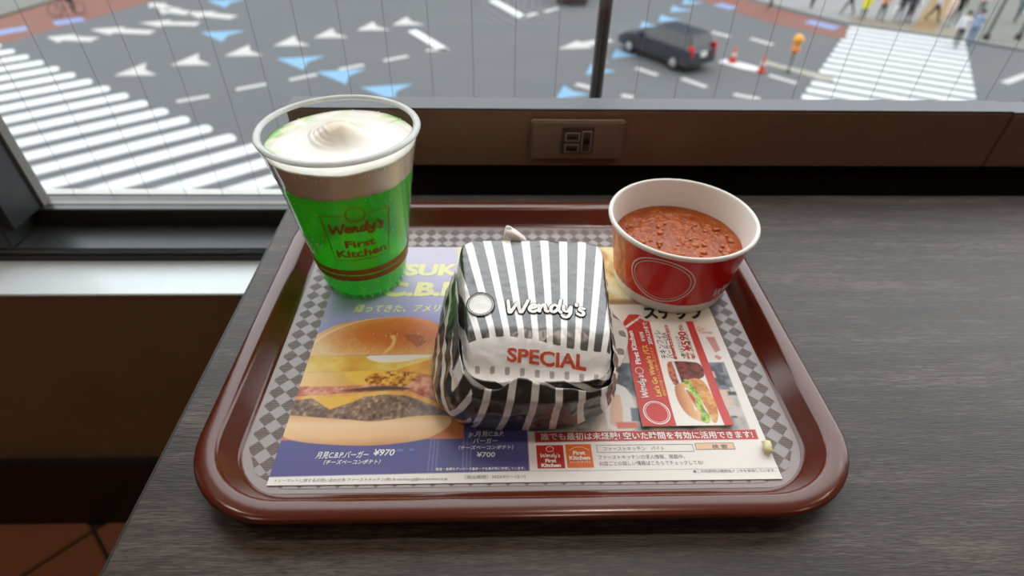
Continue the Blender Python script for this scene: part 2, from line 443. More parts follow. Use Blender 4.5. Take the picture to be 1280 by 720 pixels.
for i in range(len(prof) - 1): F += [(i * n + k, i * n + (k + 1) % n, (i + 1) * n + (k + 1) % n, (i + 1) * n + k) for k in range(n)]
F += [tuple(range(n - 1, -1, -1)), tuple((len(prof) - 1) * n + k for k in range(n))]
put('tray_body', mesh_from('tray_body', V, F, True), M['tray'], tr)
tb_me = tr.children[0].data
for p in tb_me.polygons:
    if len(p.vertices) > 4: p.use_smooth = False
MB().prism(rrect(.1690, .1318, .030), .0033, .0036).build('base_border', M['tray_line'], tr)
def chamf(hx, hy, c, c2): return [(hx, hy - c), (hx - c, hy), (-hx + c, hy), (-hx, hy - c), (-hx, -hy + c2), (-hx + c2 * .35, -hy + c2 * .35), (-hx + c2, -hy), (hx - c2, -hy), (hx - c2 * .35, -hy + c2 * .35), (hx, -hy + c2)]
MB().prism(chamf(.1660, .1290, .010, .028), .0034, .00385).build('checkered_base', M['tray_floor'], tr)

# ================================================================== paper mat with its print
MW, MH = 296.5, 228.0
MZ = TZ + .0041
mat_o = thing('paper_tray_mat', 'printed paper mat with a large burger photo, under the cup and wrapped burger', 'paper mat', (-.13, .1765, MZ))
RES = .5
nx, ny = int(MW / RES) + 1, int(MH / RES) + 1
gx, gy = np.meshgrid(np.linspace(0, MW, nx), np.linspace(0, MH, ny))
def vnoise(x, y, s, seed=0, oct=4):
    r = np.random.default_rng(seed); out = np.zeros_like(x); amp = 1; tot = 0
    for o in range(oct):
        T = r.random((64, 64)); u = x / s * 2 ** o; v = y / s * 2 ** o
        i = np.floor(u).astype(int); j = np.floor(v).astype(int); fu = u - i; fv = v - j
        fu = fu * fu * (3 - 2 * fu); fv = fv * fv * (3 - 2 * fv)
        a = T[i % 64, j % 64] * (1 - fu) + T[(i + 1) % 64, j % 64] * fu
        b = T[i % 64, (j + 1) % 64] * (1 - fu) + T[(i + 1) % 64, (j + 1) % 64] * fu
        out += amp * (a * (1 - fv) + b * fv); tot += amp; amp *= .5
    return out / tot
class Canvas:
    def __init__(s, X, Y, bg): s.X = X; s.Y = Y; s.c = np.empty(X.shape + (3,)); s.c[:] = lin(bg)
    def mask(s, pts, smooth=0, closed=True, soft=.3):
        p = catmull(pts, smooth, True) if smooth else np.array(pts, float)
        q = np.roll(p, -1, 0); ins = np.zeros(s.X.shape, bool); d = np.full(s.X.shape, 1e9)
        x0, x1, y0, y1 = p[:, 0].min() - 3, p[:, 0].max() + 3, p[:, 1].min() - 3, p[:, 1].max() + 3
        sel = (s.X > x0) & (s.X < x1) & (s.Y > y0) & (s.Y < y1); X = s.X[sel]; Y = s.Y[sel]; I = np.zeros(X.shape, bool); D = np.full(X.shape, 1e9)
        for (ax, ay), (bx, by) in zip(p, q):
            c = ((ay > Y) != (by > Y)) & (X < (bx - ax) * (Y - ay) / (by - ay + 1e-12) + ax); I ^= c
            ex, ey = bx - ax, by - ay; t = np.clip(((X - ax) * ex + (Y - ay) * ey) / (ex * ex + ey * ey + 1e-12), 0, 1)
            D = np.minimum(D, np.hypot(X - ax - t * ex, Y - ay - t * ey))
        out = np.zeros(s.X.shape); out[sel] = np.clip(.5 + np.where(I, D, -D) / (2 * soft), 0, 1); return out
    def fill(s, m, col):
        m = m[..., None]; c = lin(col) if not isinstance(col, np.ndarray) else col
        s.c = s.c * (1 - m) + c * m
    def poly(s, pts, col, smooth=0, soft=.3): m = s.mask(pts, smooth, soft=soft); s.fill(m, col); return m
def grad(t, stops):
    xs = [q[0] for q in stops]; cs = np.array([lin(q[1]) for q in stops])
    return np.stack([np.interp(t, xs, cs[:, k]) for k in range(3)], -1)
def paint_mat():
    X, Y = gx, gy; c = Canvas(X, Y, (240, 234, 230))
    left = [(-3, 5.2), (149.6, 7.2), (149.6, 232), (-3, 232)]
    c.poly(left, grad(Y + 6 * (vnoise(X, Y, 40, 1) - .5), [(5, (86, 80, 140)), (45, (84, 84, 146)), (110, (120, 124, 186)), (150, (168, 164, 208)), (200, (204, 196, 222)), (228, (212, 204, 226))]))
    for k in range(3):                                                   # faint plaid lines
        for xx in (90 + k * 2.2, 110 + k * 2.2):
            c.fill(c.mask([(xx, 8), (xx + .8, 8), (xx + .8, 34), (xx, 34)]) * .45, (150, 150, 205))
    c.fill(c.mask([(71, 21.5), (74, 21.5), (74, 23), (71, 23)]) * .7, (120, 140, 215)); c.fill(c.mask([(78, 21.8), (81, 21.8), (81, 23.2), (78, 23.2)]) * .7, (120, 140, 215))
    c.poly([(100, 190), (150, 190), (150, 232), (96, 232)], (236, 228, 178), soft=2)
    n1 = vnoise(X, Y, 9, 2); n2 = vnoise(X, Y, 2.2, 3); n3 = vnoise(X, Y, 40, 4)
    # bun top
    top = [(-8, 99), (-8, 112), (1.8, 122.4), (14.4, 131.6), (34.2, 136.6), (51.8, 138.7), (66.9, 138.6), (79.2, 135.4), (92, 127), (104, 112), (108, 99.5), (60, 100.3), (20, 99.7)]
    cx = np.hypot((X - 60) / 62, (Y - 122) / 26); 
    bun = grad(np.clip(cx + .2 * (n1 - .5), 0, 1.2), [(0, (190, 96, 44)), (.45, (206, 116, 56)), (.8, (224, 160, 98)), (1.1, (236, 196, 144))])
    bun = bun * (1 + .18 * (n2[..., None] - .5)); m = c.mask(top, 4)
    c.fill(m, bun)
    c.fill(m * np.clip(1 - np.abs(np.hypot((X - 62) / 66, (Y - 100) / 40.5) - .985) * 40, 0, 1) * .6, (250, 228, 190))
    c.fill(c.mask([(50, 101), (54, 108), (55.5, 114), (53, 119), (57, 119), (58, 112), (56, 106), (52, 101)], 3) * .8, (238, 190, 120))
    c.fill(c.mask([(64, 120), (74, 119.5), (80, 114), (74, 107), (70, 112), (66, 114)], 3) * .55, (130, 70, 40))
    for k in range(26):
        xx, yy = 14 + 70 * rng.random(), 103 + 18 * rng.random()
        c.fill(c.mask([(xx, yy), (xx + .6, yy), (xx + .5, yy + 1 + 1.5 * rng.random())]) * .7, (246, 214, 150))
    # fillings
    c.poly([(-5, 99.4), (110, 100), (110, 30), (-5, 30)], (206, 128, 78))
    c.poly([(-5, 99.3), (35, 99.6), (110, 100.2), (110, 80), (90, 86), (59, 85.6), (26, 85), (-5, 84)], grad(n3 * .6 + .4 * n1, [(.25, (214, 150, 50)), (.5, (236, 196, 86)), (.75, (244, 224, 150))]))
    c.poly([(42, 99.5), (46, 94), (56, 93), (66, 93.6), (78, 97), (92, 99.5)], (240, 226, 214), 3)
    c.poly([(-5, 84), (26, 85), (59, 85.6), (59, 72), (-5, 71)], grad(n3, [(.3, (226, 176, 90)), (.7, (244, 206, 140))]), soft=.6)
    c.poly([(27, 84), (55, 85), (46, 74), (38, 73)], (240, 192, 78), 2, .6)
    c.poly([(59, 84.8), (74, 91.3), (88, 97), (110, 98), (110, 78), (89.5, 80), (76, 83.6)], grad(n1, [(.3, (226, 150, 44)), (.7, (240, 178, 74))]))
    c.poly([(42, 78), (47, 83), (56, 84.6), (68, 84.4), (78, 82), (76, 76), (70, 71), (56, 71.5), (46, 73)], grad(n2, [(.3, (150, 80, 26)), (.45, (212, 138, 40)), (.7, (240, 190, 90))]), 3)
    c.poly([(-5, 72), (24, 71.9), (50, 73.4), (69, 71), (78, 79), (92, 80), (110, 78), (110, 56), (88, 56.6), (72, 65.9), (56, 66.8), (15, 64.6), (-5, 62)], grad(n1 * .6 + n2 * .4, [(.3, (166, 76, 56)), (.5, (208, 118, 88)), (.7, (232, 170, 140))]), soft=.6)
    c.poly([(27, 68), (40, 70.4), (56, 72), (68, 71), (74, 69), (61, 68.3), (43, 67.6)], (84, 66, 54), 3, .8)
    c.poly([(-5, 60), (10, 62), (60, 66.5), (110, 52), (110, 44), (-5, 44)], grad(n2 * .6 + n1 * .4, [(.3, (84, 58, 44)), (.48, (128, 96, 76)), (.62, (156, 126, 104)), (.78, (222, 190, 160))]), soft=.6)
    c.fill(np.clip((X - 70) / 25, 0, 1) * c.mask([(60, 43), (110, 43), (110, 60), (72, 64), (60, 64)]) * .5, (150, 140, 138))
    c.poly([(-5, 60.5), (10.6, 62), (23.9, 52.8), (37, 58.4), (44, 62.9), (56.7, 64.8), (72, 63.9), (92, 54), (108, 47), (108, 50), (92, 58), (74, 67), (58, 67.5), (30, 66), (-5, 63)], grad(n1, [(.3, (226, 156, 76)), (.7, (242, 196, 104))]), soft=.5)
    c.poly([(14, 62), (23.9, 53.5), (36, 59), (40, 64)], (240, 188, 70), soft=.8)
    bb = [(-5, 49), (0, 48.7), (19, 46.7), (40, 44.6), (52, 43.2), (65, 44.9), (80, 47.2), (100, 47), (101, 40), (94.5, 34.3), (86, 29.8), (67, 26.6), (48, 25.7), (24, 27.2), (6, 30.2), (-5, 37)]
    c.poly(bb, grad(np.clip((Y - 25) / 23 + .25 * (n3 - .5), 0, 1), [(0, (206, 142, 88)), (.3, (236, 190, 138)), (.7, (244, 208, 164)), (1, (226, 168, 112))]), 3)
    # right half
    c.fill(c.mask([(149, 150), (296, 150), (296, 232), (149, 232)], soft=1), grad(vnoise(X + .7 * Y, Y * .4 - X, 16, 8), [(.3, (206, 150, 70)), (.45, (240, 214, 140)), (.65, (250, 238, 200))]))
    c.fill(c.mask([(149, 128), (296, 128), (296, 158), (149, 158)], soft=2) * .8, (150, 96, 70))
    c.poly([(205, 126), (296.5, 126), (296.5, 152), (205, 152)], (238, 226, 208), soft=.4)
    ph = [(150, 34.5), (289.4, 34.5), (290.4, 90.9), (150, 90.9)]
    a = vnoise(X, Y, 14, 5, 3); b = vnoise(X, Y, 22, 6, 3)
    c.poly(ph, grad(a, [(.25, (70, 78, 88)), (.45, (140, 146, 150)), (.6, (206, 196, 186)), (.8, (226, 206, 190))]))
    c.fill(c.mask([(200, 36), (218, 36), (220, 62), (212, 72), (203, 66)], 2) * .9, (232, 226, 222)); c.fill(c.mask([(202, 40), (210, 40), (212, 62), (206, 60)], 2) * .8, (226, 176, 138))
    c.poly([(206, 36), (219, 36), (219, 41), (206, 41)], (220, 120, 96), soft=.6); c.poly([(216, 41.5), (225, 41.5), (225, 52), (217, 52)], (112, 124, 136), soft=.5)
    for k in range(14):
        xx, yy, ww, hh = 270 + 18 * rng.random(), 36 + 50 * rng.random(), 3 + 6 * rng.random(), 2 + 6 * rng.random()
        c.poly([(xx, yy), (min(xx + ww, 290), yy), (min(xx + ww, 290), yy + hh), (xx, yy + hh)], [(88, 96, 104), (206, 200, 196), (228, 190, 168), (60, 66, 74)][k % 4], soft=.6)
    c.poly([(153.9, 26.6), (292.2, 27.2), (292.5, 34.4), (153.9, 34.2)], (192, 66, 62))
    c.poly([(284.6, 116), (291, 116), (291.5, 102.5), (287, 100.2)], (212, 146, 142)); c.poly([(287, 98.4), (290.3, 95.6), (288, 92.8), (285, 95.6)], (212, 146, 142))
    c.poly([(206, 104), (212, 108), (212, 100)], (204, 60, 54)); c.poly([(222, 122), (232, 122), (232, 128), (222, 128)], (206, 62, 52))
    return c.c
cols = paint_mat()
zz = np.zeros_like(gx)
V = np.stack([gx / 1000, gy / 1000, zz + .0004], -1).reshape(-1, 3)
idx = np.arange(nx * ny).reshape(ny, nx)
Q = np.stack([idx[:-1, :-1], idx[:-1, 1:], idx[1:, 1:], idx[1:, :-1]], -1).reshape(-1, 4)
me = bpy.data.meshes.new('printed_sheet')
me.vertices.add(len(V)); me.vertices.foreach_set('co', V.ravel().astype(np.float32))
me.loops.add(Q.size); me.loops.foreach_set('vertex_index', Q.ravel().astype(np.int32))
me.polygons.add(len(Q)); me.polygons.foreach_set('loop_start', np.arange(0, Q.size, 4, dtype=np.int32))
me.update(calc_edges=True); me.validate()
setcol(me, cols.reshape(-1, 3))
put('printed_sheet', me, M['print'], mat_o)
MB().box(0, MW / 1000, 0, MH / 1000, -.0001, .00035).build('paper_backing', M['paper'], mat_o)
def decal_flat(parts, name, mat, parent, z):
    for v, f in parts: put(name, mesh_from(name, [(a / 1000, b / 1000, z) for a, b in v], f), mat, parent)
LET = 'printed_lettering'
T = text2d
decal_flat([shift(T('月見C.B.P.バーガー', 5.2, .012, .2, 31), 23.3, 17.4), shift(T('¥970', 6.0, .016, .2, 12.5), 57, 18.6), shift(T('（チーズベーコンポテト）', 3.3, .015, .2, 33), 29, 13.2),
            shift(T('Jr.月見C.B.P.', 4.4, .012, .1, 22), 113, 31.5), shift(T('バーガー', 4.2, .014, .1, 15), 116, 26.5), shift(T('（チーズベーコンポテト）', 3.0, .015, .1, 33), 107.5, 22.2), shift(T('¥700', 4.6, .016, .1, 11), 118.5, 16.8),
            shift(T('安全・良質なデンマーク産ポークを原材料に使用しています。', 2.0, .02, 0, 52), 95, 8.2),
            shift(T('誰でも最初は未経験! 空いた時間を有効に活用できます!', 5.6, .016, 0, 132), 157.5, 28.5)], LET, M['ink_white'], mat_o, .0006)
decal_flat([shift(T('TSUKIMI', 20, .05, .08, 86), 41, 189), shift(T('C.B.P.', 22.5, .05, .08, 66), 40, 163.5), shift(T('帰ってきた、アメリカ', 9.3, .02, .25, 74), 21.5, 145)], LET, M['ink_cream'], mat_o, .0006)
decal_flat([shift(T('トレーマットに関するお問い合わせ先 ファーストキッチン(株) fk-marketing@first-kitchen.co.jp', 2.3, .0, .1, 98), 4, 2.0), shift(T('［掲出期間］2023/9/7～10/10', 2.6, 0, 0, 35), 112, 2.6),
            shift(T('ファーストキッチン　バイト', 3.3, 0, 0, 37), 195, 20.2), shift(T('ファーストキッチンの求人情報、掲載中。', 3.2, 0, 0, 52), 191, 14.4), shift(T('お店ごとの詳しい情報はこちらでチェックしてね!', 3.2, 0, 0, 62), 191, 10.2),
            shift(T('●この印刷物は植物性インキを使用しています。', 2.3, 0, 0, 49), 245.5, 4.6), shift(T('検 索', 3.2, .01, 0, 9.5), 261.5, 21),
            frame2d(190.8, 18.9, 249.8, 24.2, .25), frame2d(251.4, 20.2, 275.4, 24.9, .25), rect2d(150, 6.9, 296, 7.05)], LET, M['ink_grey'], mat_o, .0006)
decal_flat([rect2d(251.6, 20.4, 275.2, 24.7)], 'search_button', ink('peach_ink', 236, 196, 160), mat_o, .0005)
decal_flat([rect2d(154.3, 8.6, 170.6, 24.5)], 'red_logo_square', ink('red_logo_ink', 190, 36, 30), mat_o, .0005)
decal_flat([rect2d(172, 8.8, 187.6, 24.9)], 'orange_logo_square', ink('orange_logo_ink', 232, 112, 34), mat_o, .0005)
decal_flat([shift(script2d(11.5), 162.4, 17.0), shift(T('First', 3.2, .05, 0, 6.5, 'CENTER'), 162.4, 12.6), shift(T('Kitchen', 3.2, .05, 0, 11.5, 'CENTER'), 162.4, 9.5), shift(ring2d(2.2, 1.8, .35), 162.4, 21.6),
            shift(T('First', 3.5, .05, 0, 7.5, 'CENTER'), 179.8, 17.6), shift(T('Kitchen', 3.5, .05, 0, 12.5, 'CENTER'), 179.8, 14.2), shift(T('ファーストキッチン', 1.7, .02, 0, 12.5, 'CENTER'), 179.8, 11.8),
            stroke2d([(174, 20.5), (177, 22.3), (180, 22.9), (183, 22.3), (186, 20.5)], .3)], LET, M['ink_white'], mat_o, .0007)
decal_flat([shift(T('ステップ', 15, .05, .1, 48), 243, 136.5)], LET, M['ink_black'], mat_o, .0006)
decal_flat([shift(T('Our', 5, 0, .35, 7), 280, 123), shift(T('Time', 5, 0, .35, 10), 280.5, 119)], LET, M['ink_orange'], mat_o, .0006)

# ================================================================== coupon
cp = thing('coupon_card', 'red and white meal coupon card lying on the paper mat right of the wrapped burger', 'coupon', (.0915, .2133, MZ + .0006))
CW = 57.5
cg = .35
cnx, cny = int(58 / cg) + 1, int(104 / cg) + 1
def coupon_outline(): return [(0, -.8), (57.4, -.8), (57.4, 95), (20.3, 95.6), (18.8, 101), (16.5, 102.8), (10.2, 102.8), (4.4, 94.3), (2.6, 60)]
X, Y = np.meshgrid(np.linspace(0, 57.4, cnx), np.linspace(0, 1, cny))
# the card's outline: left edge and top edge follow the printed shape
lx = np.interp(np.linspace(-.8, 102.8, cny), [-.8, 60, 94.3, 102.8], [-.3, 2.6, 4.4, 10.2])
YY = np.linspace(-.8, 102.8, cny)
rx = np.interp(YY, [-.8, 95, 95.6, 101, 102.8], [57.4, 57.4, 20.6, 19.4, 17.2])
XX = lx[:, None] + (rx - lx)[:, None] * np.linspace(0, 1, cnx)[None, :]; YG2 = np.repeat(YY[:, None], cnx, 1)
def paint_coupon():
    c = Canvas(XX, YG2, (240, 234, 226)); n2 = vnoise(XX, YG2, 2.2, 13); n1 = vnoise(XX, YG2, 6, 14)
    red = (206, 66, 60)
    c.poly([(-5, -5), (21, -5), (24.5, 95.6), (21, 110), (-5, 110)], red, soft=.2); c.poly([(51.4, -5), (60, -5), (60, 96), (52, 96)], red, soft=.2)
    c.poly([(34, 56.7), (36.2, 56), (37.4, 90.5), (35, 91)], (196, 50, 44), soft=.2)
    # bowl of chili, lying on its side
    c.poly([(28.4, 52), (28, 34), (33, 35), (40, 36), (50, 40), (52, 47), (50, 52.5), (44, 54), (34, 54.5)], grad(n2, [(.3, (88, 40, 32)), (.6, (140, 66, 52))]), 3, .25)
    c.poly([(31.4, 54), (33.4, 54.4), (34, 35.2), (32, 34.6)], (226, 222, 220), soft=.25)
    c.poly([(28.4, 53), (31, 53.5), (32, 44), (30.6, 35), (28, 35), (26.8, 44)], grad(n2, [(.3, (150, 60, 40)), (.6, (206, 120, 90))]), 3, .25)
    # sandwich
    c.poly([(28.4, 32), (27.5, 20), (30.5, 8), (38, 2), (43, 4), (43, 20), (40, 34), (34, 35)], grad(np.clip((XX - 27) / 14 + .2 * (n1 - .5), 0, 1), [(0, (180, 104, 60)), (.4, (222, 160, 110)), (1, (240, 206, 160))]), 3, .3)
    c.poly([(38, 37), (44, 39), (49, 36), (51.4, 24), (51.2, 12), (48, 2.5), (45, 2), (44, 14), (42, 26), (39, 33)], grad(n1 * .5 + n2 * .5, [(.3, (190, 116, 50)), (.55, (226, 160, 92)), (.75, (238, 190, 126))]), 3, .3)
    c.poly([(34, 30), (37, 20), (36, 12), (38, 12), (39, 22), (37.5, 30)], (236, 226, 210), 2, .3); c.poly([(35, 29), (38, 26), (40, 18), (38, 14), (37, 20)], (206, 80, 50), 2, .3)
    c.poly([(36, 38), (39, 37), (41, 30), (43.5, 24), (42.5, 14), (44.5, 6), (42, 1), (38, 3), (39.5, 10), (38, 17), (40, 23), (36, 27), (38, 32), (35.4, 35)], grad(n2, [(.3, (96, 134, 40)), (.5, (150, 190, 70)), (.75, (206, 222, 130))]), 3, .3)
    c.poly([(6, 88), (18, 98.6), (20, 97), (21, 100.5), (17, 101), (17.6, 99.8), (5, 90)], (240, 232, 228), soft=.2)
    return c.c
V = np.stack([XX / 1000, YG2 / 1000, .0007 + .0016 * np.clip((YG2 - 20) / -20, 0, 1)], -1).reshape(-1, 3)
idx = np.arange(cnx * cny).reshape(cny, cnx)
Q = np.stack([idx[:-1, :-1], idx[:-1, 1:], idx[1:, 1:], idx[1:, :-1]], -1).reshape(-1, 4)
def coupon_z(y): return .0007 + .0016 * np.clip((y - 20) / -20, 0, 1)
me = mesh_from('printed_face', V.tolist(), Q.tolist(), True); setcol(me, paint_coupon().reshape(-1, 3)); put('printed_face', me, M['print'], cp)
# card stock below the print
sk = np.concatenate([V, V - np.array([0, 0, .00045])]) - np.array([0, 0, .00008]); nv = len(V)
ring = [idx[0, k] for k in range(cnx)] + [idx[k, cnx - 1] for k in range(1, cny)] + [idx[cny - 1, k] for k in range(cnx - 2, -1, -1)] + [idx[k, 0] for k in range(cny - 2, 0, -1)]
put('card_stock', mesh_from('card_stock', sk.tolist(), Q.tolist() + (Q[:, ::-1] + nv).tolist() + [(ring[i], ring[i] + nv, ring[(i + 1) % len(ring)] + nv, ring[(i + 1) % len(ring)]) for i in range(len(ring))]), M['paper'], cp)
def decal_coupon(parts, name, mat, dz=.00012):
    for v, f in parts:
        z = coupon_z(v[:, 1]) + dz; put(name, mesh_from(name, [(a / 1000, b / 1000, c) for (a, b), c in zip(v, z)], f), mat, cp)
U = PI / 2
def T90(s, size, bold, w, x, y, sh=0): return shift(T(s, size, bold, sh, w), x, y, U)
decal_coupon([shift(script2d(19, .19), 7.0, 32.5, U), T90('First Kitchen', 5.0, .04, 33, 9.6, 52), shift(ring2d(2.6, 2.9, .4), 7.2, 46), shift(ring2d(8.2, 9.4, .7), 11.2, 10), shift(ring2d(7.0, 8.2, .35), 11.2, 10),
              T90('有効期限', 3.0, .03, 10, 17.0, 74), T90('2024.2.29まで', 3.8, .03, 23, 21.8, 71)], LET, M['ink_white'])
decal_coupon([T90("Let's Go Wendy's パス", 5.0, .03, 47, 17.6, 23.5), T90('期間中何度でもご利用いただけます', 2.4, .0, 44, 20.8, 24)], LET, ink('gold_ink', 240, 200, 96))
decal_coupon([T90('チキンフィレ', 6.0, .006, 28, 30.0, 57), T90('バーガーUSA', 5.0, .006, 26, 34.2, 57), T90('+選べるドリンク', 3.4, .01, 22, 42.6, 57), T90('※一部店舗を除く', 1.8, 0, 26, 49.8, 58)], LET, M['ink_black'])
decal_coupon([T90('¥590', 8.0, .025, 20, 48.6, 64), T90('特別', 2.6, .02, 6, 45.6, 56.5), T90('価格', 2.6, .02, 6, 48.8, 56.5), T90('税込', 3.2, .03, 6, 47.8, 85)], LET, M['ink_red'])
decal_coupon([T90('フレンチフライorチリ(S)', 2.3, .02, 31, 37.0, 58.5, 0)], LET, M['ink_white'], .0002)

# ================================================================== wrapped burger
def interp_tab(tab, x):
    t = np.array(tab); return [np.interp(x, t[:, 0], t[:, k]) for k in range(1, t.shape[1])]
def smooth_tab(tab, per=12): return catmull(tab, per)
wb = thing('wrapped_burger', 'burger wrapped in black and white striped paper in the middle of the tray', 'wrapped burger', (0, 0, TZ + .0046))
def crumple(p, amp, sc, seed=0.0):
    q = Vector((p[0] * sc + seed, p[1] * sc, p[2] * sc))
    a = noise.noise(q); b = noise.noise(q * 2.3 + Vector((5, 1, 3)))
    return amp * ((1 - abs(a) * 2.2) * .6 + (1 - abs(b) * 2.2) * .35 - .5)
def sup(a, n):
    c, s = math.cos(a), math.sin(a); r = (abs(c) ** n + abs(s) ** n) ** (-1 / n)
    return r * c, r * s
def taper(x, y, w):      # the parcel narrows towards its front
    k = 1 - .17 * min(1.0, max(0.0, (.335 - y) / .10)) * w
    return .0245 + (x - .0245) * k
# rings: x0 x1 y0 y1 z n
RINGS = [(-.0350, .0690, .2160, .3250, 0.0, 3.6), (-.0375, .0735, .2115, .3320, .012, 3.8), (-.0360, .0770, .2085, .3370, .026, 4.2), (-.0305, .0785, .2110, .3385, .040, 5.5),
         (-.0275, .0785, .2180, .3385, .0490, 8), (-.0255, .0780, .2250, .3380, .0535, 10.0), (-.0215, .0735, .2320, .3350, .0553, 7.0), (-.0060, .0570, .2480, .3160, .0568, 4.0), (.0100, .0410, .2650, .2980, .0575, 3.0), (.0254, .0256, .2799, .2801, .0577, 2.0)]
def build_pouch():
    R = catmull(RINGS, 12); NA = 300; V = []
    for r in R:
        x0, x1, y0, y1, z, n = r
        for k in range(NA):
            a = 2 * PI * k / NA; cx, sy = sup(a, max(n, 2))
            x = (x0 + x1) / 2 + (x1 - x0) / 2 * cx; y = (y0 + y1) / 2 + (y1 - y0) / 2 * sy
            x = taper(x, y, min(1.0, max(0.0, (z - .015) / .03)))
            zz = z
            if z > .045:
                zz -= .0125 * min(1.0, max(0.0, (.247 - y) / .026)) ** 1.6
                zz -= .0016 * max(0.0, (x - .02) / .05) ** 2 - 0 
            V.append((x, y, zz))
    m = len(R); F = [(i * NA + k, i * NA + (k + 1) % NA, (i + 1) * NA + (k + 1) % NA, (i + 1) * NA + k) for i in range(m - 1) for k in range(NA)]
    F.append(tuple(range(NA - 1, -1, -1))); F.append(tuple((m - 1) * NA + k for k in range(NA)))
    V = np.array(V); zs = V[:, 2]
    # crumples
    for i in range(len(V)):
        w = min(1, zs[i] / .01)
        d = crumple(V[i], .0007, 50, 3.0) + crumple(V[i], .00035, 140, 9.0)
        if zs[i] > .043: V[i, 2] += d * w
        else:
            c = np.array([.021, .275]); q = V[i, :2] - c; q /= np.hypot(*q) + 1e-9; V[i, :2] += q * d * 1.5 * w
    return V, F
PV, PF = build_pouch()
# stripe layout: centre lines fan out from the front to the back
yF, yB = .2374, .3345
def px_white(k, y):     # centre of white stripe k at depth y
    t = (y - yF) / (yB - yF); f0 = .0239 + .00835 * k; b0 = .0217 + .0137 * k
    return f0 + (b0 - f0) * t
def stripe_sdf(x, y):   # > 0 inside black
    t = (y - yF) / (yB - yF); sp = .00835 + (.0137 - .00835) * t; c0 = .0239 + (.0217 - .0239) * t
    ph = (x - c0) / sp; d = np.abs(ph - np.round(ph)) * sp
    return d - sp * .215
def pouch_sdf(V):
    x, y, z = V[:, 0], V[:, 1], V[:, 2]
    s = stripe_sdf(x, y)
    edge = .2360 - .05 * (x - .02) * .25 + 0.0035 * np.sin((x + .02) * 60)
    s = np.minimum(s, y - edge)
    # sides: stripes in height
    side = np.arange(len(z)) < 300 * 42
    zz = np.abs((z + .6 * x + .4 * y) / .012 - np.round((z + .6 * x + .4 * y) / .012)) * .012 - .0024
    return np.where(side, zz, s)
def dash_sdf(V):
    x, y = V[:, 0], V[:, 1]; ph = (x - .0068) / .0088; d = np.abs(ph - np.round(ph)) * .0088
    q = np.minimum(.0016 - d, .0017 - np.abs(y - (.2228 - .05 * (x - .02))))
    return np.where((x > .068) | (V[:, 2] < .03), -.01, q)
def ink_paper(name):
    a = N(name); at = a.n('ShaderNodeAttribute', attribute_name='sdf')
    f = a.math('ADD', a.math('MULTIPLY', at.outputs['Fac'], 2500.0), .5, True)
    v = a.coords(); nz = a.noise(v, 90, 4)
    a2 = a.n('ShaderNodeAttribute', attribute_name='dash'); f2 = a.math('ADD', a.math('MULTIPLY', a2.outputs['Fac'], 2500.0), -0.0, True)
    a.base(a.mix(f, a.mix(f2, a.mix(nz, L(238, 233, 230), L(250, 247, 245)), L(168, 160, 156)), a.mix(nz, L(38, 34, 32), L(54, 49, 46))))
    a.set(Roughness=.34, IOR=1.8, Coat_Weight=.7, Coat_Roughness=.3); a.b.inputs['Specular IOR Level'].default_value = .5
    a.bump(a.noise(v, 160, 4), .2, .0010)
    return a.m
M['wrap'] = ink_paper('striped_wrapper_paper')
def set_float(me, name, arr):
    at = me.attributes.new(name, 'FLOAT', 'POINT'); at.data.foreach_set('value', np.asarray(arr, np.float32))
me = mesh_from('wrapper_top', PV.tolist(), PF, True); set_float(me, 'sdf', pouch_sdf(PV)); set_float(me, 'dash', dash_sdf(PV)); put('wrapper_top', me, M['wrap'], wb)
# front flap, folded up over the front and the sides
FT = [(0, -.0370, .0710, .2130, .3270), (.012, -.0402, .0760, .2085, .3340), (.025, -.0390, .0792, .2050, .3390), (.036, -.0352, .0800, .2065, .3400), (.045, -.0312, .0792, .2130, .3395), (.056, -.0275, .0775, .2210, .3385)]
ZE = [(150, .047), (168, .051), (185, .0515), (205, .0485), (222, .0430), (236, .0405), (246, .0425), (254, .0465), (262, .0470), (270, .0445), (285, .0430), (300, .0405), (315, .0375), (328, .0385), (345, .0425), (362, .0450), (385, .0440)]
def build_flap():
    NA, NZ = 330, 44; V = []; info = []
    for k in range(NA + 1):
        deg = 150 + 235 * k / NA; a = math.radians(deg); ze = interp_tab(ZE, deg)[0] + .0004 * math.sin(deg * .35)
        for j in range(NZ + 1):
            z = float(ze) * j / NZ; x0, x1, y0, y1 = [float(q) for q in interp_tab(FT, z)]
            n = 3.6 + 1.2 * z / .05; cx, sy = sup(a, n)
            x = (x0 + x1) / 2 + (x1 - x0) / 2 * cx; y = (y0 + y1) / 2 + (y1 - y0) / 2 * sy
            x = taper(x, y, min(1.0, max(0.0, (z - .012) / .036)))
            w = math.sin(PI * min(1, z / .05)) 
            q = Vector((x - .021, y - .275, 0)).normalized()
            d = (crumple((x, y, z), .0048, 24, 17.0) + crumple((x, y, z), .0013, 80, 4.0)) * w + .0008
            info.append((deg, z, ze, x, y)); V.append((x + q.x * d, y + q.y * d, z))
    F = [(k * (NZ + 1) + j, (k + 1) * (NZ + 1) + j, (k + 1) * (NZ + 1) + j + 1, k * (NZ + 1) + j + 1) for k in range(NA) for j in range(NZ)]
    return V, F, np.array(info)
FV, FF, FI = build_flap()
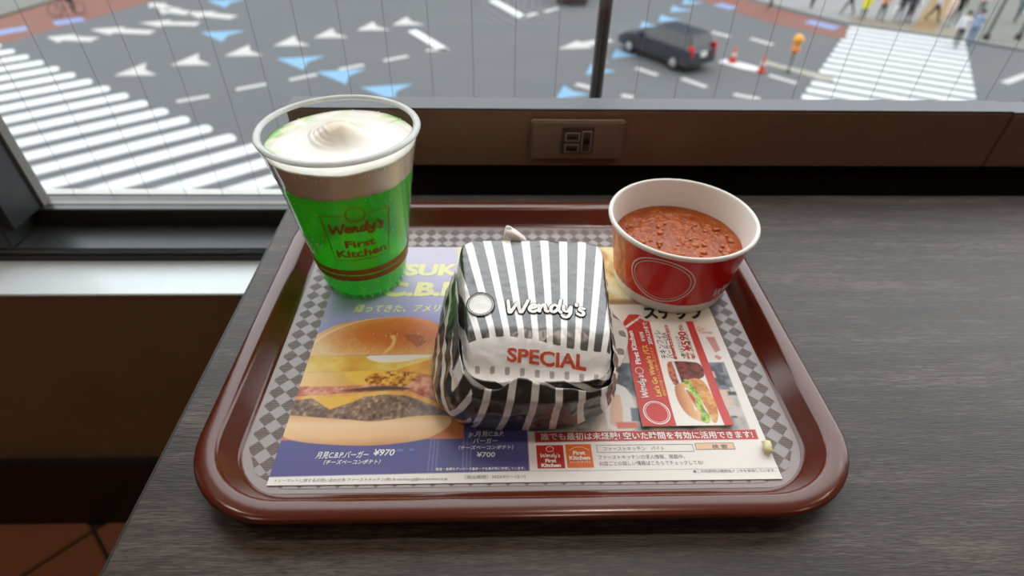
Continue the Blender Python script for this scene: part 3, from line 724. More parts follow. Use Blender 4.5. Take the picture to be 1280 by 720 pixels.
def flap_sdf(I):
    deg, z, ze, x, y = I.T
    # front: stripes lean and fan out upward
    t = np.clip(z / .05, 0, 1.2); sp = .0163 + (.0126 - .0163) * t; c0 = .0181 + (.0235 - .0181) * t
    ph = (x - c0) / sp; front = np.abs(ph - np.round(ph)) * sp - .0021
    # left side: chevrons that open upward
    u = np.where(x > -.0260, x + .0260, -((-.0260 - x) + np.maximum(0, y - .2200) * .22)); ml = np.where(u < 0, 1.3, 1.7)
    pl = (z - ml * np.abs(u) + .002) / .0175; left = (np.abs(pl - np.round(pl)) * .0175 - .0021 * np.sqrt(1 + ml * ml) * .8) / np.sqrt(1 + ml * ml)
    rp = (y * .9 + z * .5) / .016; right = np.abs(rp - np.round(rp)) * .016 - .0021
    s = np.where(x < -.0135, left, np.where(deg > 318, right, front))
    return s
me = mesh_from('wrapper_flap', FV, FF, True); set_float(me, 'sdf', flap_sdf(FI)); set_float(me, 'dash', np.full(len(FI), -.01)); fo = put('wrapper_flap', me, M['wrap'], wb)
md = fo.modifiers.new('thickness', 'SOLIDIFY'); md.thickness = .0003; md.offset = 0
# lettering laid on the top of the paper
from mathutils.bvhtree import BVHTree
bvh = BVHTree.FromPolygons([tuple(v) for v in PV], PF)
def decal_wrap(parts, name, mat, dz):
    v, f = join2d(parts); out = []
    bm = bmesh.new(); vs = [bm.verts.new((a, b, 0)) for a, b in v]
    for q in f:
        try: bm.faces.new([vs[i] for i in q])
        except ValueError: pass
    for _ in range(3):
        es = [e for e in bm.edges if e.calc_length() > .0016]
        if es: bmesh.ops.subdivide_edges(bm, edges=es, cuts=1); bmesh.ops.triangulate(bm, faces=[q for q in bm.faces if len(q.verts) > 4])
    for w in bm.verts:
        h = bvh.ray_cast(Vector((w.co.x, w.co.y, .2)), Vector((0, 0, -1)))
        w.co.z = (h[0].z if h[0] else .05) + dz
    me = bpy.data.meshes.new(name); bm.to_mesh(me); bm.free()
    return put(name, me, mat, wb)
ang = -.03
decal_wrap([shift(script2d(.0480, .30), .0316, .2610, ang)], 'lettering_outline', ink('matte_black_ink', 20, 18, 18, rough=.9), .0005)
decal_wrap([shift(script2d(.0480, .20), .0316, .2610, ang)], LET, M['ink_white'], .0008)
sp_ = T('SPECIAL', .0088, .03, 0, .0470); decal_wrap([shift(sp_, .0065, .2272, -.075)], LET, M['ink_special'], .0006)
decal_wrap([shift(disc2d(.0086, .0108), -.0095, .2660, .2)], 'badge_disc', M['ink_white'], .0005)
decal_wrap([shift(ring2d(.0086, .0108, .0008), -.0095, .2660, .2), shift(ring2d(.0074, .0094, .0004), -.0095, .2660, .2)], 'badge_ring', M['ink_black'], .0008)
# loose white paper tails
def tail(name, pts, rows, squares):
    A = catmull(pts, 5); V = []; n_ = len(A)
    for u in rows:
        V += [tuple(A[i] + np.array(u)) for i in range(n_)]
    F = [(j * n_ + i, j * n_ + i + 1, (j + 1) * n_ + i + 1, (j + 1) * n_ + i) for j in range(len(rows) - 1) for i in range(n_ - 1)]
    return V, F
def paper_tail(name, P):   # P: grid of 3-D control rows
    G = [catmull(r, 6) for r in P]; G = np.array([catmull([g[i] for g in G], 6) for i in range(len(G[0]))])
    a_, b_ = G.shape[:2]; V = G.reshape(-1, 3); F = [(i * b_ + j, (i + 1) * b_ + j, (i + 1) * b_ + j + 1, i * b_ + j + 1) for i in range(a_ - 1) for j in range(b_ - 1)]
    me = mesh_from(name, V.tolist(), F, True); return me, V, (a_, b_)
me, V_, sh = paper_tail('paper_tail', [[(.072, .312, .022), (.080, .308, .019), (.088, .300, .013)], [(.073, .292, .020), (.084, .290, .017), (.0935, .286, .012)], [(.074, .270, .010), (.083, .270, .009), (.0905, .270, .008)], [(.074, .256, .004), (.080, .258, .004), (.085, .260, .004)]])
s_ = np.full(len(V_), -.01); 
for cx_, cy_ in ((.0865, .2965), (.0890, .2830), (.0862, .2700)):
    s_ = np.maximum(s_, np.minimum(.0028 - np.abs(V_[:, 0] - cx_), .0022 - np.abs(V_[:, 1] - cy_)))
set_float(me, 'sdf', s_)
M['tail'] = N('white_tail_paper').m
a = N('dashed_tail_paper'); at = a.n('ShaderNodeAttribute', attribute_name='sdf'); f_ = a.math('ADD', a.math('MULTIPLY', at.outputs['Fac'], 2500.0), .5, True)
a.base(a.mix(f_, L(240, 232, 226), L(150, 138, 130))); a.set(Roughness=.45); M['tail'] = a.m
o = put('paper_tail', me, M['tail'], wb); o.modifiers.new('thickness', 'SOLIDIFY').thickness = .0004
me, V_, sh = paper_tail('paper_tail', [[(.004, .334, .050), (.007, .336, .050), (.016, .336, .049), (.024, .334, .048)], [(.006, .338, .0575), (.008, .3395, .0605), (.014, .339, .0590), (.023, .337, .0545)], [(.0065, .345, .0575), (.0085, .3475, .0610), (.0145, .346, .0590), (.022, .342, .0545)]])
s_ = np.minimum(.0020 - np.abs(V_[:, 0] - .0098), .0022 - np.abs(V_[:, 1] - .3440)); set_float(me, 'sdf', s_)
o = put('paper_tail', me, M['tail'], wb); o.modifiers.new('thickness', 'SOLIDIFY').thickness = .0004

# ================================================================== melon float in a clear cup
CUP = (-.1055, .365, TZ + .0046)
cup = thing('melon_soda_cup', 'clear plastic cup of green melon soda topped with white ice cream', 'drink cup', CUP)
def clear_plastic():
    a = N('clear_cup_plastic'); t = a.n('ShaderNodeBsdfTransparent'); g = a.n('ShaderNodeBsdfGlossy'); d = a.n('ShaderNodeBsdfDiffuse')
    mx = a.n('ShaderNodeMixShader'); m2 = a.n('ShaderNodeMixShader'); fr = a.n('ShaderNodeFresnel'); fr.inputs[0].default_value = 1.45
    t.inputs[0].default_value = (.97, .98, .97, 1); g.inputs['Roughness'].default_value = .06; d.inputs[0].default_value = (.9, .9, .9, 1)
    nz = a.noise(a.coords(), 40); a.l(a.math('MULTIPLY', nz, .08), m2.inputs[0])
    gm = a.n('ShaderNodeNewGeometry'); a.l(a.math('MULTIPLY', fr.outputs[0], a.math('SUBTRACT', 1.0, gm.outputs['Backfacing'])), mx.inputs[0]); a.l(t.outputs[0], mx.inputs[1]); a.l(g.outputs[0], mx.inputs[2])
    a.l(mx.outputs[0], m2.inputs[1]); a.l(d.outputs[0], m2.inputs[2]); a.l(m2.outputs[0], a.out.inputs[0]); a.t.nodes.remove(a.b); return a.m
M['clear'] = clear_plastic()
def cone_r(z): return .033 + (.0525 - .033) * (z - .008) / .122
outer = [(.0001, .0018), (.026, .0016), (.0285, .0), (.0310, .0010), (.0324, .004), (cone_r(.008), .008)]
outer += [(cone_r(z), z) for z in np.linspace(.012, .104, 20)]
outer += [(cone_r(.1045) + .0006, .1050), (cone_r(.112) + .0006, .112), (cone_r(.1125) + .0012, .1130), (cone_r(.121) + .0012, .121), (cone_r(.1215) + .0018, .1220), (.0532, .1275)]
MB().lathe(outer, 96).build('cup_wall', M['clear'], cup, smooth=True, fix=False)
rim = [(.0524 + .0026 * math.cos(a_), .1285 + .0018 * math.sin(a_)) for a_ in np.linspace(-PI, PI, 15)]
def rim_plastic():
    a = N('clear_rim_plastic'); t = a.n('ShaderNodeBsdfTransparent'); mx = a.n('ShaderNodeMixShader'); nz = a.noise(a.coords(), 60)
    a.base(L(225, 228, 226)); a.set(Roughness=.12); a.l(a.math('ADD', .52, a.math('MULTIPLY', nz, .3)), mx.inputs[0])
    a.l(t.outputs[0], mx.inputs[1]); a.l(a.b.outputs[0], mx.inputs[2]); a.l(mx.outputs[0], a.out.inputs[0]); return a.m
MB().lathe(rim, 96).build('rim', rim_plastic(), cup, smooth=True)
def soda():
    a = N('green_melon_soda'); tr_ = a.n('ShaderNodeBsdfTranslucent'); tp = a.n('ShaderNodeBsdfTransparent'); m1 = a.n('ShaderNodeMixShader'); m2 = a.n('ShaderNodeMixShader')
    v = a.coords(); nz = a.noise(v, 45, 3)
    sep = a.n('ShaderNodeSeparateXYZ'); a.l(v, sep.inputs[0]); h = a.math('MULTIPLY', sep.outputs[2], 1 / .1, True)
    col = a.mix(h, (.02, .80, .02, 1), (.14, .70, .05, 1)); col = a.mix(a.math('MULTIPLY', nz, .35), col, (.16, .80, .06, 1))
    a.base(col); a.set(Roughness=.08); a.l(col, tr_.inputs[0]); tp.inputs[0].default_value = (.12, .95, .12, 1)
    m1.inputs[0].default_value = .50; a.l(a.b.outputs[0], m1.inputs[1]); a.l(tr_.outputs[0], m1.inputs[2])
    m2.inputs[0].default_value = .42; a.l(m1.outputs[0], m2.inputs[1]); a.l(tp.outputs[0], m2.inputs[2]); a.l(m2.outputs[0], a.out.inputs[0]); return a.m
sod = [(.0001, .0030), (.0265, .0030), (.0300, .0045), (cone_r(.009) - .0007, .009)] + [(cone_r(z) - .0007, z) for z in np.linspace(.014, .1015, 18)] + [(.0001, .1015)]
MB().lathe(sod, 96).build('soda', soda(), cup, smooth=True)
# foam and ice cream: side skirt with an uneven lower edge, top height field with a mound
def build_foam():
    NA, NR, NS = 120, 44, 14; V = []; C = []
    cream = lin((250, 244, 232)); beige = lin((236, 214, 190)); peach = lin((238, 206, 170)); green = lin((150, 214, 96)); pale = lin((226, 232, 180))  # beige: skirt is the same cream, its shade away from the window painted in
    def top(x, y):
        r = math.hypot(x, y); q = Vector((x * 60, y * 60, 0))
        dx, dy = x + .001, y - .002
        m = math.exp(-((dx / .0165) ** 2 + (dy / .0150) ** 2) ** 1.15)
        an = math.atan2(dy, dx); rr = math.hypot(dx, dy)
        z = .1205 + .0105 * m + .0006 * noise.noise(q * .7) + .0002 * noise.noise(q * 3)
        for k_ in range(4):                                  # soft serve folds on the left of the mound
            z += .0011 * math.exp(-((rr - .0095 - .0032 * k_ - .0008 * math.sin(3 * an)) / .0009) ** 2) * math.exp(-((abs(an) - 2.75) / .75) ** 2)
        return z, m
    for j in range(NR + 1):
        R = .0508 * (j / NR)
        for k in range(NA):
            a_ = 2 * PI * k / NA; x, y = R * math.cos(a_), R * math.sin(a_); z, m = top(x, y)
            e = max(0, (R - .044) / .0068); z -= .0012 * e * e
            n_ = noise.noise(Vector((x * 90, y * 90, 2.0))); n2 = noise.noise(Vector((x * 35, y * 35, 7.0)))
            c = cream * (1 - .6 * m * m) + peach * .6 * m * m
            g = max(0.0, min(1.0, (R - .034) / .014)) * max(0.0, min(1.0, (n_ * .6 + n2 * .9 + (.30 if (math.sin(a_) > .55 and abs(math.cos(a_)) < .75) or (math.cos(a_) < -.85) else -.35)) * 2.2))
            gc = green if n_ > .05 else pale
            V.append((x, y, z)); C.append(c * (1 - g) + gc * g)
    base = NR * NA
    for i in range(1, NS + 1):
        for k in range(NA):
            a_ = 2 * PI * k / NA
            zb = .0995 + .0016 * noise.noise(Vector((math.cos(a_) * 3, math.sin(a_) * 3, 1.0))) + .0012 * noise.noise(Vector((math.cos(a_) * 9, math.sin(a_) * 9, 4.0)))
            z0 = V[base + k][2]; z = z0 + (zb - z0) * i / NS; r = cone_r(z) - .00045
            t = i / NS; n_ = noise.noise(Vector((math.cos(a_) * 5, math.sin(a_) * 5, z * 500)))
            gg = max(0, min(1, 1.1 - t * 7 + n_ * .8)) * (1 if noise.noise(Vector((math.cos(a_) * 2.2, math.sin(a_) * 2.2, 9))) > -.05 else .25)
            cb = beige * (1 - gg) + lin((196, 214, 120)) * gg; gb = max(0, (t - .82) / .18) * .55
            V.append((r * math.cos(a_), r * math.sin(a_), z)); C.append(cb * (1 - gb) + lin((150, 190, 110)) * gb)
    F = []
    for j in range(NR + NS):
        o0, o1 = j * NA, (j + 1) * NA
        F += [(o0 + k, o1 + k, o1 + (k + 1) % NA, o0 + (k + 1) % NA) for k in range(NA)]
    return V, F, C
V, F, C = build_foam()
me = mesh_from('ice_cream_foam', V, F, True); setcol(me, np.array(C)); M['cream'] = vcol_mat('melted_ice_cream', .22, .5, .35, .05, 260, .0008); put('ice_cream_foam', me, M['cream'], cup)
# bubbles on the wall and at the foam line
mb = MB()
for i in range(330):
    a_ = -PI * .95 + PI * .95 * random.random() ** 1.0; z = .012 + .086 * random.random()
    side = abs(a_ + 1.3)
    if side < .5 and .03 < z < .092 and random.random() < .85: continue
    r = random.choice((.00022, .0003, .00045, .0006)) * (1 + .3 * random.random()); R = cone_r(z) - .0009
    mb.ball((R * math.cos(a_), R * math.sin(a_), z), r, 6, 4)
M['bub'] = simple('pale_green_bubble', L(176, 226, 130), .15)
tag(mb.build('bubbles', M['bub'], cup, smooth=True), kind='stuff')
mb = MB()
for i in range(170):
    a_ = 2 * PI * random.random(); z = .1145 + .005 * random.random(); r = .0004 + .0007 * random.random(); R = cone_r(z) - .0009
    mb.ball((R * math.cos(a_), R * math.sin(a_), z), r, 6, 4)
M['froth'] = simple('cream_froth_bubble', L(240, 236, 205), .2)
tag(mb.build('froth_bubbles', M['froth'], cup, smooth=True), kind='stuff')
mb = MB()
for k in range(30):
    a_ = 2 * PI * k / 30; mb.ball((.0296 * math.cos(a_), .0296 * math.sin(a_), .0038), .0026, 6, 4, (.7, .7, 1.2))
M['knurl'] = simple('caustic_green_base', L(70, 230, 70), .1)  # base ridges with the soda's bright caustic light put into their colour
mb.build('base_ridges', M['knurl'], cup, smooth=True)
def wrap_decal(parts, name, mat, parent, rfun, th0, z0, slope, eps):
    for v, f in parts:
        out = []
        for X_, Y_ in v:
            z = z0 + Y_ * math.cos(slope); r = rfun(z); th = th0 + X_ / rfun(z0)
            out.append(((r + eps) * math.cos(th), (r + eps) * math.sin(th), z))
        put(name, mesh_from(name, out, f), mat, parent)
def cup_ink():
    a = N('brown_cup_ink'); t_ = a.n('ShaderNodeBsdfTranslucent'); m_ = a.n('ShaderNodeMixShader'); c_ = a.mix(a.noise(a.coords(), 90), L(178, 84, 18), L(194, 96, 26))
    a.base(c_); a.set(Roughness=.5); a.l(c_, t_.inputs[0]); m_.inputs[0].default_value = .35; a.l(a.b.outputs[0], m_.inputs[1]); a.l(t_.outputs[0], m_.inputs[2]); a.l(m_.outputs[0], a.out.inputs[0]); return a.m
BR = cup_ink()
def dense_line(pts, w):
    q = []
    for a_, b_ in zip(pts[:-1], pts[1:]):
        q += [tuple(np.array(a_) + (np.array(b_) - np.array(a_)) * t) for t in np.linspace(0, 1, 9)[:-1]]
    return stroke2d(q + [pts[-1]], w, 1)
th0 = math.radians(-73.9)
wrap_decal([shift(script2d(.0350, .21), -.0002, .0083), shift(T('First', .0094, .034, 0, .0215, 'CENTER'), 0, -.0085), shift(T('Kitchen', .0098, .034, 0, .0375, 'CENTER'), 0, -.0180)], LET, BR, cup, cone_r, th0, .0667, .158, .0004)
wrap_decal([dense_line([(-.0075, .0208), (-.0220, .0208), (-.0212, -.0212), (.0212, -.0212), (.0220, .0208), (.0085, .0208)], .0007), shift(ring2d(.0062, .0068, .0005), 0, .0212), shift(ring2d(.0053, .0058, .0003), 0, .0212)], 'printed_frame', BR, cup, cone_r, th0, .0667, .158, .0004)
for z0_, z1_ in ((.0235, .0287), (.0300, .0352)):
    MB().lathe([(cone_r(z) + .0003, z) for z in np.linspace(z0_, z1_, 3)], 96).build('printed_band', BR, cup, smooth=True, fix=False)

# ================================================================== bowl of chili
bw = thing('chili_bowl', 'red and white paper bowl of chili at the back right of the tray', 'bowl', (.1425, .361, TZ + .0046))
def bowl_r(z): return .044 + (.0535 - .044) * z / .058
M['cup_paper'] = simple('white_bowl_paper', L(240, 236, 230), .35, .02, 80)
pr = [(.0001, .0030), (.0405, .0030), (.0412, .0), (.0432, .0), (.0440, .0012)] + [(bowl_r(z), z) for z in np.linspace(.003, .0585, 12)]
pr += [(.0545 + .0017 * math.cos(a_), .0600 + .0019 * math.sin(a_)) for a_ in np.linspace(-1.3, 2.9, 12)]
pr += [(bowl_r(z) - .0012, z) for z in np.linspace(.057, .006, 12)] + [(.0001, .005)]
MB().lathe(pr, 120).build('bowl_body', M['cup_paper'], bw, smooth=True)
M['bowl_red'] = simple('glossy_red_print', L(214, 26, 26), .22, .04, 60)
def photo_print():
    a = N('chili_photo_print'); v = a.coords((1, 1, .5)); f = a.noise(v, 130, 4)
    a.base(a.ramp(f, [(.35, L(150, 40, 20)), (.5, L(206, 96, 48)), (.65, L(232, 150, 100))])); a.set(Roughness=.25); return a.m
prb = [(bowl_r(z) + .00015, z) for z in np.linspace(.0105, .0572, 8)]
MB().lathe(prb, 96, math.radians(-152), math.radians(120)).build('printed_band', M['bowl_red'], bw, smooth=True, fix=False)
MB().lathe(prb, 40, math.radians(-240), math.radians(-152)).build('printed_photo', photo_print(), bw, smooth=True, fix=False)
M['bowl_ink'] = ink('white_bowl_ink', 236, 226, 220, rough=.3)
wrap_decal([ring2d(.0238, .0212, .0011, 60), ring2d(.0212, .0186, .0006, 60)], 'printed_badge', M['bowl_ink'], bw, bowl_r, math.radians(-116.5), .0335, .165, .0004)
wrap_decal([shift(script2d(.034, .2), 0, 0, .0)], LET, M['bowl_ink'], bw, bowl_r, math.radians(-43), .0200, .165, .0004)
# the chili
def build_chili():
    NA, NR = 130, 60; V = []; C = []; RR = bowl_r(.0385) - .0013
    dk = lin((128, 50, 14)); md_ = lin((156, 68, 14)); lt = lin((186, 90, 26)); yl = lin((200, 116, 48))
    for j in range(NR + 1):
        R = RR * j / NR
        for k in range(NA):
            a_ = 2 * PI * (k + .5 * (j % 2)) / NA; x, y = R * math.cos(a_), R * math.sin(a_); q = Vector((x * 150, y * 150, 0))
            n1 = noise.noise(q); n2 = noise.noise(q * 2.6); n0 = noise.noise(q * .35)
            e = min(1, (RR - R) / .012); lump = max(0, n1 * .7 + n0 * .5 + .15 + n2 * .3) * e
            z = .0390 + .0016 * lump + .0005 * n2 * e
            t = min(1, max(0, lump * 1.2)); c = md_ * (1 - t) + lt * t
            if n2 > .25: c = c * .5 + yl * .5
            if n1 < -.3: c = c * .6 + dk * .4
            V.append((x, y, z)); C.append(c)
    F = []
    for j in range(NR): F += [(j * NA + k, (j + 1) * NA + k, (j + 1) * NA + (k + 1) % NA, j * NA + (k + 1) % NA) for k in range(NA)]
    return V, F, C
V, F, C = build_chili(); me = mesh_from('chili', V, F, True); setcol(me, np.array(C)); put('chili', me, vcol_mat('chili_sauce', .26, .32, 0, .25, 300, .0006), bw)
mb = MB(); 
for i in range(46):
    a_ = 2 * PI * random.random(); R = .042 * math.sqrt(random.random()); s_ = .0010 + .0016 * random.random()
    mb.ball((R * math.cos(a_), R * math.sin(a_), .0392 + .0008 * random.random()), s_, 7, 5, (1 + .5 * random.random(), 1 + .4 * random.random(), .6))
tag(mb.build('meat_chunks', simple('browned_meat', L(184, 96, 42), .25, .25, 300, .3, .5), bw, smooth=True), kind='stuff')

# ================================================================== onion bit
mb = MB().ball((0, 0, .0028), .0042, 10, 8, (.75, 1.15, .62)); ob = mb.build('onion_piece', simple('translucent_onion', L(232, 222, 176), .25, .08, 200), None, (.1640, .1962, TZ + .0046), (0, 0, .3), smooth=True)
for v in ob.data.vertices: v.co.x += .0012 * math.sin(v.co.y * 700); v.co.z = max(v.co.z, .0001)
tag(ob, 'small pale onion piece on the right edge of the paper mat', 'food scrap')

# ================================================================== OUTSIDE
pole = MB().lathe([(.0085, -1.2), (.0085, 1.9)], 20, cap0=True, cap1=True).build('outside_pole', M['polem'], None, (.1365, .755, TZ), smooth=True)
tag(pole, 'dark vertical steel pole just outside the window', 'pole')
road = tag(MB().box(-140, 140, .75, 180, STREET - .3, STREET).build('road', M['asphalt']), kind=S)
def slab(name, poly, mat, h=.006, z=STREET, parent=road):
    a = sum(poly[i][0] * poly[(i + 1) % len(poly)][1] - poly[(i + 1) % len(poly)][0] * poly[i][1] for i in range(len(poly)))
    if a < 0: poly = poly[::-1]
    return MB().prism(poly, z, z + h).build(name, mat, parent, fix=False)
def strip_poly(p, q, w):
    p = np.array(p, float); q = np.array(q, float); d = q - p; d /= np.hypot(*d); n_ = np.array([-d[1], d[0]]) * w / 2
    return [tuple(p - n_), tuple(q - n_), tuple(q + n_), tuple(p + n_)]
# left zebra crossing: one slab per stripe, sharing one mesh
sd = np.array([.80, .60]); td = np.array([14.61, -9.85]) / 13.4
zb = MB().prism([(-15.5, -.345), (-.12, -.345), (0, -.2), (0, .2), (-.12, .345), (-15.5, .345)], 0, .006).build('crosswalk_stripe', M['paint'], road, fix=False)
T0 = np.array([-23.31, 28.45])
for k in range(-2, 22):
    o = zb if k == -2 else link(zb.copy()); o.parent = road
    p = T0 + td * k * 1.0; o.location = (p[0], p[1], STREET); o.rotation_euler = (0, 0, math.atan2(sd[1], sd[0]))
# right zebra crossing
A0, ad, aw = np.array([19.63, 32.87]), np.array([-.567, -.824]), np.array([4.87, -2.64])
for k in range(24):
    p = A0 + ad * .93 * k; slab('crosswalk_stripe', strip_poly(p, p + aw * (1 + .012 * k), .56), M['paint'])
for p, q in (((-12.42, 21.95), (-11.38, 22.53)), ((-10.57, 23.22), (-9.54, 23.85)), ((-8.71, 24.32), (-7.72, 25.01)), ((-6.89, 25.62), (-5.91, 26.25)), ((-5.09, 26.8), (-4.07, 27.49))): slab('lane_dash', strip_poly(p, q, .30), M['worn'])
for p, q in (((2.89, 35.25), (3.75, 36.14)), ((5.12, 29.91), (5.71, 30.58)), ((4.74, 27.38), (5.11, 26.84)), ((3.47, 24.11), (4.4, 23.41)), ((6.44, 26.13), (7.23, 25.24)), ((8.22, 24.87), (9.03, 23.85)), ((5.22, 22.91), (5.67, 22.66)),
             ((11.6, 31.73), (12.29, 30.92)), ((13.31, 30.68), (14.11, 29.66)), ((9.95, 23.07), (10.89, 22.58)), ((12.29, 25.35), (13.17, 24.4))): slab('lane_dash', strip_poly(p, q, .32), M['worn'])
slab('lane_line', strip_poly((-4.32, 31.48), (-2.4, 28.34), .5), M['paint']); slab('lane_line', strip_poly((-3.3, 28.3), (-2.3, 28.5), .3), M['worn'])
slab('lane_line', strip_poly((-.16, 37.78), (1.64, 34.06), .55), M['paint']); slab('lane_line', strip_poly((1.5, 34.0), (2.4, 35.0), .35), M['worn'])
slab('lane_line', strip_poly((22.6, 24.6), (27.0, 27.2), .35), M['worn'])
def arrow(p, d, ln, w, mat, name='lane_arrow', head=.45):
    d = np.array(d, float); d /= np.hypot(*d); n_ = np.array([-d[1], d[0]]); p = np.array(p, float); tip = p + d * ln
    hb = tip - d * ln * head
    pts = [p - n_ * w * .24, hb - n_ * w * .24, hb - n_ * w * .5, tip, hb + n_ * w * .5, hb + n_ * w * .24, p + n_ * w * .24]
    return slab(name, [tuple(q) for q in pts], mat)
def chevron(c, d, ln, w, mat, name):
    d = np.array(d, float); d /= np.hypot(*d); n_ = np.array([-d[1], d[0]]); c = np.array(c, float)
    pts = [c + d * ln / 2, c - d * ln / 2 + n_ * w / 2, c - d * ln * .33, c - d * ln / 2 - n_ * w / 2]
    return slab(name, [tuple(q) for q in pts], mat)
arrow((5.9, 30.25), (-2.8, -1.57), 3.2, 1.3, M['worn'], head=.5)
arrow((-19.5, 29.45), (-2.2, .3), 2.5, 1.4, M['worn']); arrow((-17.3, 30.7), (-3, .35), 3.3, 1.4, M['worn']); arrow((-15.6, 32.2), (-3, .1), 3.1, 1.3, M['worn']); arrow((-14.2, 33.5), (-3, .9), 3.0, 1.5, M['worn']); arrow((-16.8, 34.2), (-2, .7), 2.2, 1.5, M['worn']); arrow((-18.2, 35.0), (-2, 1.4), 2.2, 1.2, M['worn'])
for p in ((-15.6, 25.1), (-13.8, 26.4), (-11.9, 27.7), (-10.1, 29.2), (-8.5, 30.5), (-6.6, 31.8), (-4.9, 32.8)): chevron(p, (-.80, -.6), 1.45, 1.9, M['worn'], 'merge_mark')
for p in ((-14.0, 30.5), (-9.1, 26.7), (-6.9, 25.05), (-4.65, 23.3), (-16.0, 36.6)): chevron(p, (-.9, .25), 1.9, 1.9, M['blue'], 'bike_mark')
for p in ((2.95, 22.95), (4.5, 25.7), (6.0, 27.9), (7.4, 31.0), (8.25, 32.6), (9.6, 34.0), (10.75, 36.0), (11.9, 37.7)): chevron(p, (-.7, -.7), 1.35, 1.4, M['blue'], 'bike_mark')
slab('traffic_island', [(10.5, 27.0), (11.2, 26.2), (12.1, 25.6), (12.3, 26.2), (11.6, 26.9), (10.9, 27.4)], M['paint'], .02)
slab('traffic_island', [(12.5, 26.9), (14.2, 25.1), (14.9, 24.6), (15.1, 25.2), (13.4, 26.6), (12.8, 27.3)], simple('cream_road_paint', L(146, 142, 130), .8), .02)
# pavements
slab('red_lane', [(-27, 26.5), (-23.3, 28.9), (-20.0, 36.6), (-18.5, 42), (-24.6, 42), (-26.3, 33.2), (-29, 28)], M['redpave'], .008)
slab('red_lane', [(12.6, 38.5), (15.34, 33.7), (18.3, 30.6), (19.5, 32.8), (17.8, 35.4), (15.6, 38.6), (13, 46), (8, 46)], M['redpave'], .008)
slab('bike_mark', strip_poly((-24.9, 30.1), (-23.8, 31.2), .9), simple('pale_blue_paint', L(114, 128, 166), .8), .012)
slab('bike_mark', strip_poly((-22.9, 32.0), (-21.9, 32.9), .9), bpy.data.materials['pale_blue_paint'], .012)
slab('bike_mark', strip_poly((13.6, 37.4), (14.3, 36.4), .9), bpy.data.materials['pale_blue_paint'], .012)
slab('bike_mark', strip_poly((17.7, 33.9), (18.8, 32.6), .9), bpy.data.materials['pale_blue_paint'], .012)
SWZ = STREET + .12
sw = tag(MB().prism([(13.0, 60), (15.6, 39.0), (17.9, 35.6), (19.8, 33.2), (24.6, 30.5), (27.2, 28.6), (60, 10), (90, 60)], STREET - .02, SWZ).build('sidewalk', M['pale']), kind=S)
slab('paving_strip', [(19.8, 33.4), (24.6, 30.7), (25.4, 32.0), (20.6, 34.9)], simple('beige_kerb_paving', L(122, 114, 100), .85, .08, 1), .01, SWZ, sw)
slab('tactile_strip', [(22.6, 32.1), (23.5, 31.6), (29.5, 38.6), (28.2, 39.4)], M['tan'], .014, SWZ, sw)
slab('paving_strip', [(25.0, 30.7), (27.4, 28.9), (40, 22), (44, 46), (34, 46)], M['pave'], .012, SWZ, sw)
sw2 = tag(MB().prism([(-26.2, 33.0), (-29, 28), (-60, 20), (-60, 60), (-22.0, 48), (-24.5, 40)], STREET - .02, SWZ).build('sidewalk_far', M['pave']), kind=S)
# poles, cones, lamp post
def cone(loc, label):
    t_ = thing('traffic_cone', label, 'traffic cone', loc, 0, None)
    MB().box(-.18, .18, -.18, .18, 0, .035).build('base_plate', M['cone'], t_, bevel=.01)
    MB().lathe([(.135, .035), (.035, .70), (.0, .705)], 16).build('cone_body', M['cone'], t_, smooth=True)
    MB().lathe([(.100, .28), (.078, .43)], 16).build('white_band', simple('cone_band', L(232, 210, 200), .5), t_, smooth=True, fix=False)
cone((11.15, 26.99, STREET + .02), 'orange traffic cone on the white island, the one nearer the car'); cone((12.07, 25.74, STREET + .02), 'orange traffic cone at the island corner farther from the car')
lp = thing('warning_light_post', 'short road post with two stacked amber warning lamps', 'warning light', (13.33, 25.77, STREET))
MB().lathe([(.12, 0), (.12, .06), (.045, .08), (.045, .8)], 14, cap0=True, cap1=True).build('post', M['polem'], lp, smooth=True)
MB().ball((0, 0, 1.0), .19, 12, 8).build('lamp', simple('orange_lamp_plastic', L(226, 132, 50), .4), lp, smooth=True); MB().ball((0, 0, 1.4), .23, 12, 8).build('lamp', M['yellow'], lp, smooth=True)
for (x, y), lab in (((25.68, 30.53), 'dark street pole on the pavement beside the right crosswalk corner'), ((27.44, 30.58), 'dark street pole farther along the pavement, at the right edge of the view')):
    sp = thing('street_pole', lab, 'pole', (x, y, SWZ + .012))
    MB().lathe([(.16, 0), (.16, .25), (.085, .3), (.075, 5.2)], 16, cap0=True, cap1=True).build('pole_shaft', M['polem'], sp, smooth=True); MB().tube([(0, 0, 5.1), (-1.2, -.4, 5.5)], .05, 8).build('pole_arm', M['polem'], sp)

